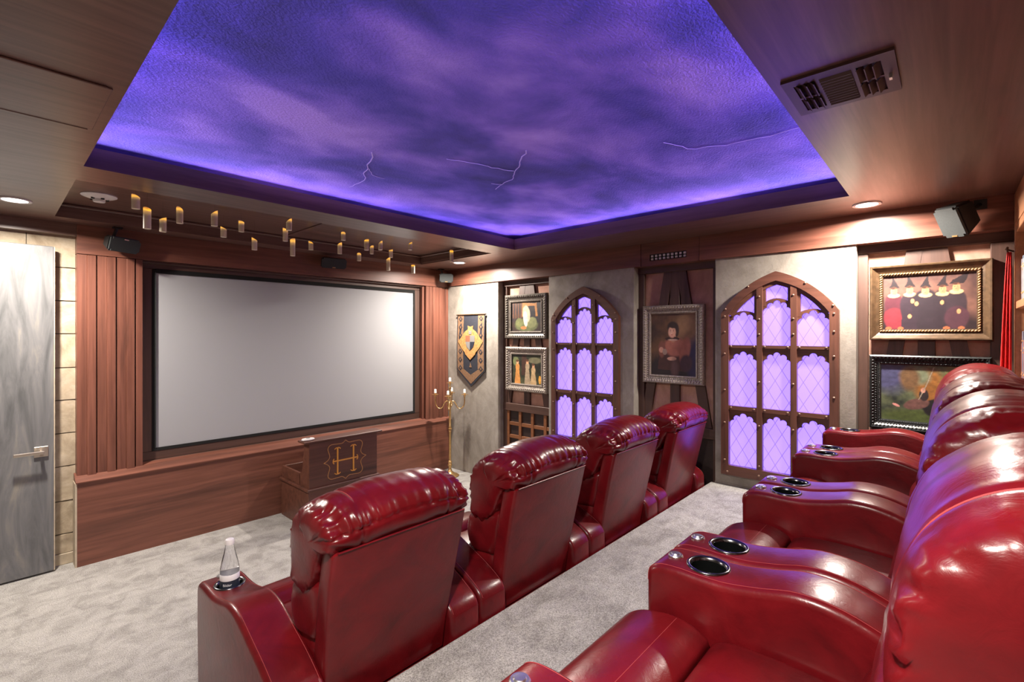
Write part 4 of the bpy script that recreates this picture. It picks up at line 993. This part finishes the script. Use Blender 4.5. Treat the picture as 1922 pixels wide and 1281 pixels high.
c = Canvas(150, 110, 1.4); c.bg((0.012, 0.018, 0.014), (0.085, 0.100, 0.050), 6, 41); c.ell(0.15, 0.85, 0.3, 0.35, (0.05, 0.05, 0.11), soft=0.6); c.ell(0.75, 0.62, 0.22, 0.30, (0.24, 0.095, 0.020), soft=0.5); c.ell(1.2, 0.7, 0.28, 0.3, (0.20, 0.15, 0.04), soft=0.5); c.ell(0.55, 0.8, 0.2, 0.15, (0.15, 0.17, 0.10), soft=0.5); c.ell(0.45, 0.75, 0.15, 0.2, (0.13, 0.07, 0.03), soft=0.5)
c.ell(0.75, 0.10, 0.8, 0.13, (0.055, 0.075, 0.018), soft=0.5); c.ell(0.90, 0.27, 0.26, 0.17, (0.008, 0.007, 0.008)); c.ell(0.55, 0.32, 0.19, 0.09, (0.12, 0.055, 0.045), rot=0.25); c.ell(0.66, 0.48, 0.07, 0.10, (0.022, 0.015, 0.016)); c.ell(0.65, 0.56, 0.035, 0.045, (0.52, 0.24, 0.17)); c.ell(0.25, 0.28, 0.06, 0.022, (0.46, 0.20, 0.17), rot=-0.4)
c.poly([(0.80, 0.96), (0.815, 0.96), (0.60, 0.40), (0.585, 0.40)], (0.30, 0.25, 0.18)); c.tex(0.5, 19, 24)
picture('black carved frame with a dark woodland scene, lower of two stacked paintings by the bookcase', 0.115, 1.378, 0.618, 0.515, 0.062, c, 'black')

# ================================================================== SPEAKERS
def speaker(label, pos, aim, roll, w, h, d, mount, wall):
    """tapered satellite speaker aimed at a point; mount = point on the wall or ceiling"""
    t = thing('satellite_speaker', pos, label, 'speaker', origin=(0, 0, 0))
    q = (Vector(aim) - Vector(pos)).to_track_quat('-Y', 'Z').to_matrix() @ Matrix.Rotation(R(roll), 3, 'Y')
    def put(name, bm, mat, smooth=40, par=t):
        bmesh.ops.transform(bm, matrix=q.to_4x4(), verts=bm.verts); return obj(name, bm, mat, par, smooth=smooth)
    bm = B(-w / 2, w / 2, -d / 2, d / 2, -h / 2, h / 2)
    for v in bm.verts:
        if v.co.y > 0: v.co.x *= 0.66; v.co.z *= 0.72
    bmesh.ops.bevel(bm, geom=bm.edges[:], offset=0.012, segments=3, affect='EDGES'); bod = put('cabinet', bm, 'black_plastic')
    bm = B(-w / 2 + 0.006, w / 2 - 0.006, -d / 2 - 0.008, -d / 2 + 0.004, -h / 2 + 0.006, h / 2 - 0.006); bmesh.ops.bevel(bm, geom=[e for e in bm.edges if abs(e.verts[0].co.y - e.verts[1].co.y) > 0.005], offset=0.016, segments=4, affect='EDGES')
    gr = put('grille', bm, 'speaker_grille')
    put('badge', B(-0.016, 0.016, -d / 2 - 0.0105, -d / 2 - 0.007, -h / 2 + 0.010, -h / 2 + 0.018), 'brass', 40, gr)
    a = q @ Vector((0, d / 2 - 0.006, 0)); m = Vector(mount) - Vector(pos)
    k = a + (q @ Vector((0, 0.035, 0)))
    bm = bmesh.new(); tube(bm, [a, k, k.lerp(m, 0.5), m], 0.011, 10); obj('bracket', bm, 'black_plastic', t, smooth=50)
    s = 0.030
    bm = B(m.x - s, m.x + s, m.y - s, m.y + s, m.z - s, m.z + s)
    for v in bm.verts:
        c_ = v.co - m
        if wall == 'z': c_.z = 0.0 if c_.z > 0 else -0.010
        elif wall == 'y': c_.y = 0.0 if c_.y > 0 else -0.010
        else: c_.x = 0.0 if c_.x > 0 else -0.010
        v.co = m + c_
    obj('wall_plate', bm, 'black_plastic', t)
    return t
speaker('black satellite speaker on the screen wall beside the grey door', (0.705, 4.835, 2.497), (1.9, 2.4, 1.6), 180, 0.235, 0.120, 0.12, (0.70, 4.88, ZS), 'z')
speaker('black centre speaker mounted just above the middle of the screen', (2.475, 4.845, 2.545), (1.9, 1.4, 1.5), 0, 0.27, 0.115, 0.12, (2.475, YF - 0.008, 2.575), 'y')
speaker('black satellite speaker on the screen wall in the plaster-wall corner', (4.01, 4.835, 2.515), (2.2, 1.2, 1.7), 0, 0.185, 0.120, 0.12, (3.99, 4.90, ZS), 'z')
speaker('black satellite speaker tilted above the five-figure painting', (4.02, -0.045, 2.50), (2.5, 1.5, 1.2), 6, 0.150, 0.205, 0.14, (XR - 0.022, -0.14, 2.585), 'x')

# ================================================================== DOWNLIGHTS
def downlight(x, y, label, suffix=''):
    t = thing('downlight' + suffix, (x, y, ZS - 0.004), label, 'downlight', 'recessed downlights', origin=(0, 0, 0))
    bm = bmesh.new(); lathe(bm, [(0.060, 0.004), (0.060, -0.002), (0.078, -0.003), (0.080, 0.0), (0.080, 0.004)], seg=32, cap=False); obj('trim_ring', bm, 'white_plastic', t, smooth=40)
    bm = bmesh.new(); lathe(bm, [(0.0, -0.0005), (0.061, -0.0005), (0.061, 0.003), (0.0, 0.003)], seg=32, cap=False); obj('lens', bm, 'lens', t)
    l = bpy.data.lights.new('downlight_lamp' + suffix, 'AREA'); l.shape = 'DISK'; l.size = 0.11; l.energy = DOWN_W; l.color = (1.0, 0.90, 0.80); l.spread = R(170)
    o = bpy.data.objects.new('downlight_lamp' + suffix, l); COL.objects.link(o); o.parent = t; o.location = (0, 0, -0.012)
downlight(0.119, 4.354, 'round recessed downlight in the soffit in front of the grey door')
downlight(3.764, 4.281, 'round recessed downlight in the soffit corner near the banner')
downlight(3.874, 0.400, 'round recessed downlight in the soffit near the large ceiling vent')
downlight(0.119, 0.400, 'round recessed downlight in the soffit corner by the rear aisle', '_offscreen')

# ================================================================== VENTS, DETECTOR
VX0, VX1, VY0, VY1 = 1.803, 2.112, 0.121, 0.422
v = thing('ceiling_vent', ((VX0 + VX1) / 2, (VY0 + VY1) / 2, ZS - 0.012), 'brown three-way metal air register in the dark soffit', 'vent', origin=((VX0 + VX1) / 2, (VY0 + VY1) / 2, ZS - 0.012))
zt, zb = ZS, ZS - 0.010
S1, S2, S3, S4 = VY0 + 0.035, VY0 + 0.105, VY0 + 0.205, VY0 + 0.272
XA, XB = VX0 + 0.045, VX1 - 0.035
obj('backing', B(VX0 + 0.01, VX1 - 0.01, VY0 + 0.01, VY1 - 0.01, ZS - 0.003, ZS), 'vent_dark', v)
for a in ((VX0, XA, VY0, VY1), (XB, VX1, VY0, VY1), (XA, XB, VY0, S1), (XA, XB, S4, VY1), (XA, XB, S2 - 0.006, S2 + 0.006), (XA, XB, S3 - 0.006, S3 + 0.006)):
    obj('face_plate', B(*a, zb, zt), 'vent_brown', v)
xm = (XA + XB) / 2
for ya, yb, lean in ((S1, S2 - 0.006, 1), (S3 + 0.006, S4, -1)):
    obj('face_plate', B(xm - 0.006, xm + 0.006, ya, yb, zb, zt), 'vent_brown', v)
    for i in range(3):
        yy = ya + (yb - ya) * (i + 0.5) / 3
        for xa, xb in ((XA, xm - 0.006), (xm + 0.006, XB)):
            obj('louvre', poly_ext(bmesh.new(), [(yy - 0.008 * lean, ZS - 0.003), (yy - 0.008 * lean + 0.003, ZS - 0.003), (yy + 0.009 * lean + 0.003, ZS - 0.020), (yy + 0.009 * lean, ZS - 0.020)], lambda s, t_, d: (d, s, t_), xa + 0.003, xb - 0.003), 'vent_brown', v)
for i in range(11):
    xx = XA + (XB - XA) * (i + 0.5) / 11
    obj('louvre', poly_ext(bmesh.new(), [(xx - 0.006, ZS - 0.003), (xx - 0.004, ZS - 0.003), (xx + 0.007, ZS - 0.016), (xx + 0.005, ZS - 0.016)], lambda s, t_, d: (s, d, t_), S2 + 0.007, S3 - 0.007), 'vent_brown', v)
obj('damper_lever', B(VX0 + 0.16, VX0 + 0.18, VY0 + 0.016, VY0 + 0.024, ZS - 0.022, zb), 'chrome', v)
# wall grille in the beam
gv = thing('beam_grille', (XR - 0.012, 1.889, 2.462), 'small black slot grille with two rows of grey cells in the wall beam', 'vent', origin=(XR - 0.012, 1.889, 2.462))
obj('box', B(XR + 0.020, XR + 0.050, 1.716, 2.062, 2.463, 2.521), 'vent_dark', gv)
for i in range(10): yy = 1.716 + 0.346 * i / 9; obj('divider', B(XR - 0.013, XR + 0.02, min(max(yy - 0.003, 1.716), 2.056), min(yy + 0.003, 2.062), 2.463, 2.521), 'vent_dark', gv)
for z in (2.4635, 2.490, 2.5175): obj('divider', B(XR - 0.013, XR + 0.02, 1.716, 2.062, z, z + 0.004), 'vent_dark', gv)
for i in range(9):
    for z0, z1 in ((2.469, 2.489), (2.495, 2.5165)):
        yc_ = 1.716 + 0.346 * (i + 0.5) / 9; obj('cell', B(XR - 0.010, XR + 0.016, yc_ - 0.012, yc_ + 0.012, z0 + 0.001, z1 - 0.001, bev=0.002), 'vent_grey', gv)
# smoke detector
d = ray(186, 373); t_ = (ZRC - 0.02 - CAMH) / d.z
sd = thing('smoke_detector', (d.x * t_, d.y * t_, ZRC - 0.045), 'round white smoke detector on the ceiling of the candle recess', 'smoke detector', origin=(0, 0, 0))
bm = bmesh.new(); lathe(bm, [(0.0, 0.045), (0.098, 0.045), (0.098, 0.040), (0.085, 0.034), (0.045, 0.020), (0.0, 0.020)], seg=32, cap=False); obj('cover', bm, 'white_plastic', sd, smooth=50)
bm = bmesh.new(); lathe(bm, [(0.0, 0.0), (0.030, 0.0), (0.034, 0.004), (0.034, 0.022), (0.0, 0.022)], seg=24, cap=False); obj('sensor', bm, 'white_plastic', sd, smooth=50)
for i in range(5):
    a = i * 1.2566; bm = B(0.044 * math.cos(a) - 0.009, 0.044 * math.cos(a) + 0.009, 0.044 * math.sin(a) - 0.006, 0.044 * math.sin(a) + 0.006, 0.014, 0.024); obj('slot', bm, 'vent_dark', sd)

# ================================================================== BOOKCASE AND DRAPE
KX0, KX1, KY, KB = 2.70, 4.15, -0.285, -0.595
bc = thing('bookcase', ((KX0 + KX1) / 2, KB, ZR), 'honey-coloured wooden bookcase on the back wall behind the rear recliners', 'bookcase', origin=((KX0 + KX1) / 2, KB, ZR))
for x in (KX0, KX1 - 0.035): obj('side_panel', B(x, x + 0.035, KB, KY, ZR, ZS - 0.01, bev=0.003), 'shelfwood_x', bc)
obj('back_panel', B(KX0 + 0.035, KX1 - 0.035, KB, KB + 0.012, ZR, ZS - 0.01), 'shelfwood_x', bc)
shz = [ZR + 0.06, 1.03, 1.50, 1.975, 2.43]
for z in shz: obj('shelf', B(KX0 + 0.035, KX1 - 0.035, KB + 0.012, KY - 0.004, z - 0.045, z, bev=0.003), 'shelfwood_x', bc)
obj('header', B(KX0 + 0.035, KX1 - 0.035, KY - 0.03, KY - 0.002, 2.43, ZS - 0.01), 'shelfwood_x', bc)
labs = ['slate blue', 'grey brown', 'oxblood', 'dusky violet', 'pale tan', 'dark teal']
for sh_, zsh in (('the upper', 1.975), ('the lower', 1.50)):
    x = KX1 - 0.045; i = 0
    while x > 3.62:
        w_ = random.uniform(0.024, 0.05); h_ = random.uniform(0.20, 0.31); dd = random.uniform(0.15, 0.20); ci = random.randrange(6)
        yb = KB + 0.05 if False else KY - 0.025 - dd
        b_ = thing('book', (x - w_ / 2, yb, zsh), '%s book standing on %s filled shelf of the bookcase' % (labs[ci], sh_), 'book', 'books on %s filled shelf' % sh_, origin=(x - w_ / 2, yb, zsh))
        bm = B(x - w_ + 0.0005, x - 0.0005, yb, yb + dd, zsh, zsh + h_, bev=0.002); obj('cover', bm, 'book_%d' % ci, b_)
        obj('pages', B(x - w_ + 0.004, x - 0.004, yb + 0.004, yb + dd - 0.012, zsh + 0.004, zsh + h_ + 0.0006), 'paper', b_)
        for zz in (0.18, 0.8): obj('spine_band', B(x - w_ + 0.001, x - 0.001, yb + dd - 0.001, yb + dd + 0.0012, zsh + h_ * zz, zsh + h_ * zz + 0.008), 'gold_paint_dim', b_)
        x -= w_; i += 1
# red cloth hanging in the corner
bm = bmesh.new(); ny, nz = 14, 26; g0 = []
for j in range(nz + 1):
    z = 2.27 - (2.27 - 0.56) * j / nz; wd = 0.02 + 0.055 * (j / nz) ** 0.7; row = []
    for i in range(ny + 1):
        s = i / ny; row.append((4.105 + 0.010 * math.sin(s * 18 + j * 0.1), -0.272 + wd * s, z))
    g0.append(row)
F_ = [[bm.verts.new(p) for p in r] for r in g0]; G_ = [[bm.verts.new((p[0] + 0.004, p[1], p[2])) for p in r] for r in g0]
for j in range(nz):
    for i in range(ny):
        bm.faces.new((F_[j][i], F_[j][i + 1], F_[j + 1][i + 1], F_[j + 1][i])); bm.faces.new((G_[j][i], G_[j + 1][i], G_[j + 1][i + 1], G_[j][i + 1]))
    bm.faces.new((F_[j][0], F_[j + 1][0], G_[j + 1][0], G_[j][0])); bm.faces.new((F_[j][ny], G_[j][ny], G_[j + 1][ny], F_[j + 1][ny]))
for i in range(ny): bm.faces.new((F_[0][i], G_[0][i], G_[0][i + 1], F_[0][i + 1])); bm.faces.new((F_[nz][i], F_[nz][i + 1], G_[nz][i + 1], G_[nz][i]))
dp = thing('red_drape', (4.11, -0.23, 0.56), 'bright red cloth hanging in the corner beside the bookcase', 'drape', origin=(4.11, -0.23, 0.56))
obj('cloth', bm, 'red_cloth', dp, smooth=60)
bm = bmesh.new(); tube(bm, [(4.118, -0.255, 2.26), (4.118, -0.255, 2.30), (XN - 0.04, -0.255, 2.31)], 0.005, 8); obj('hook', bm, 'frame_bronze', dp)
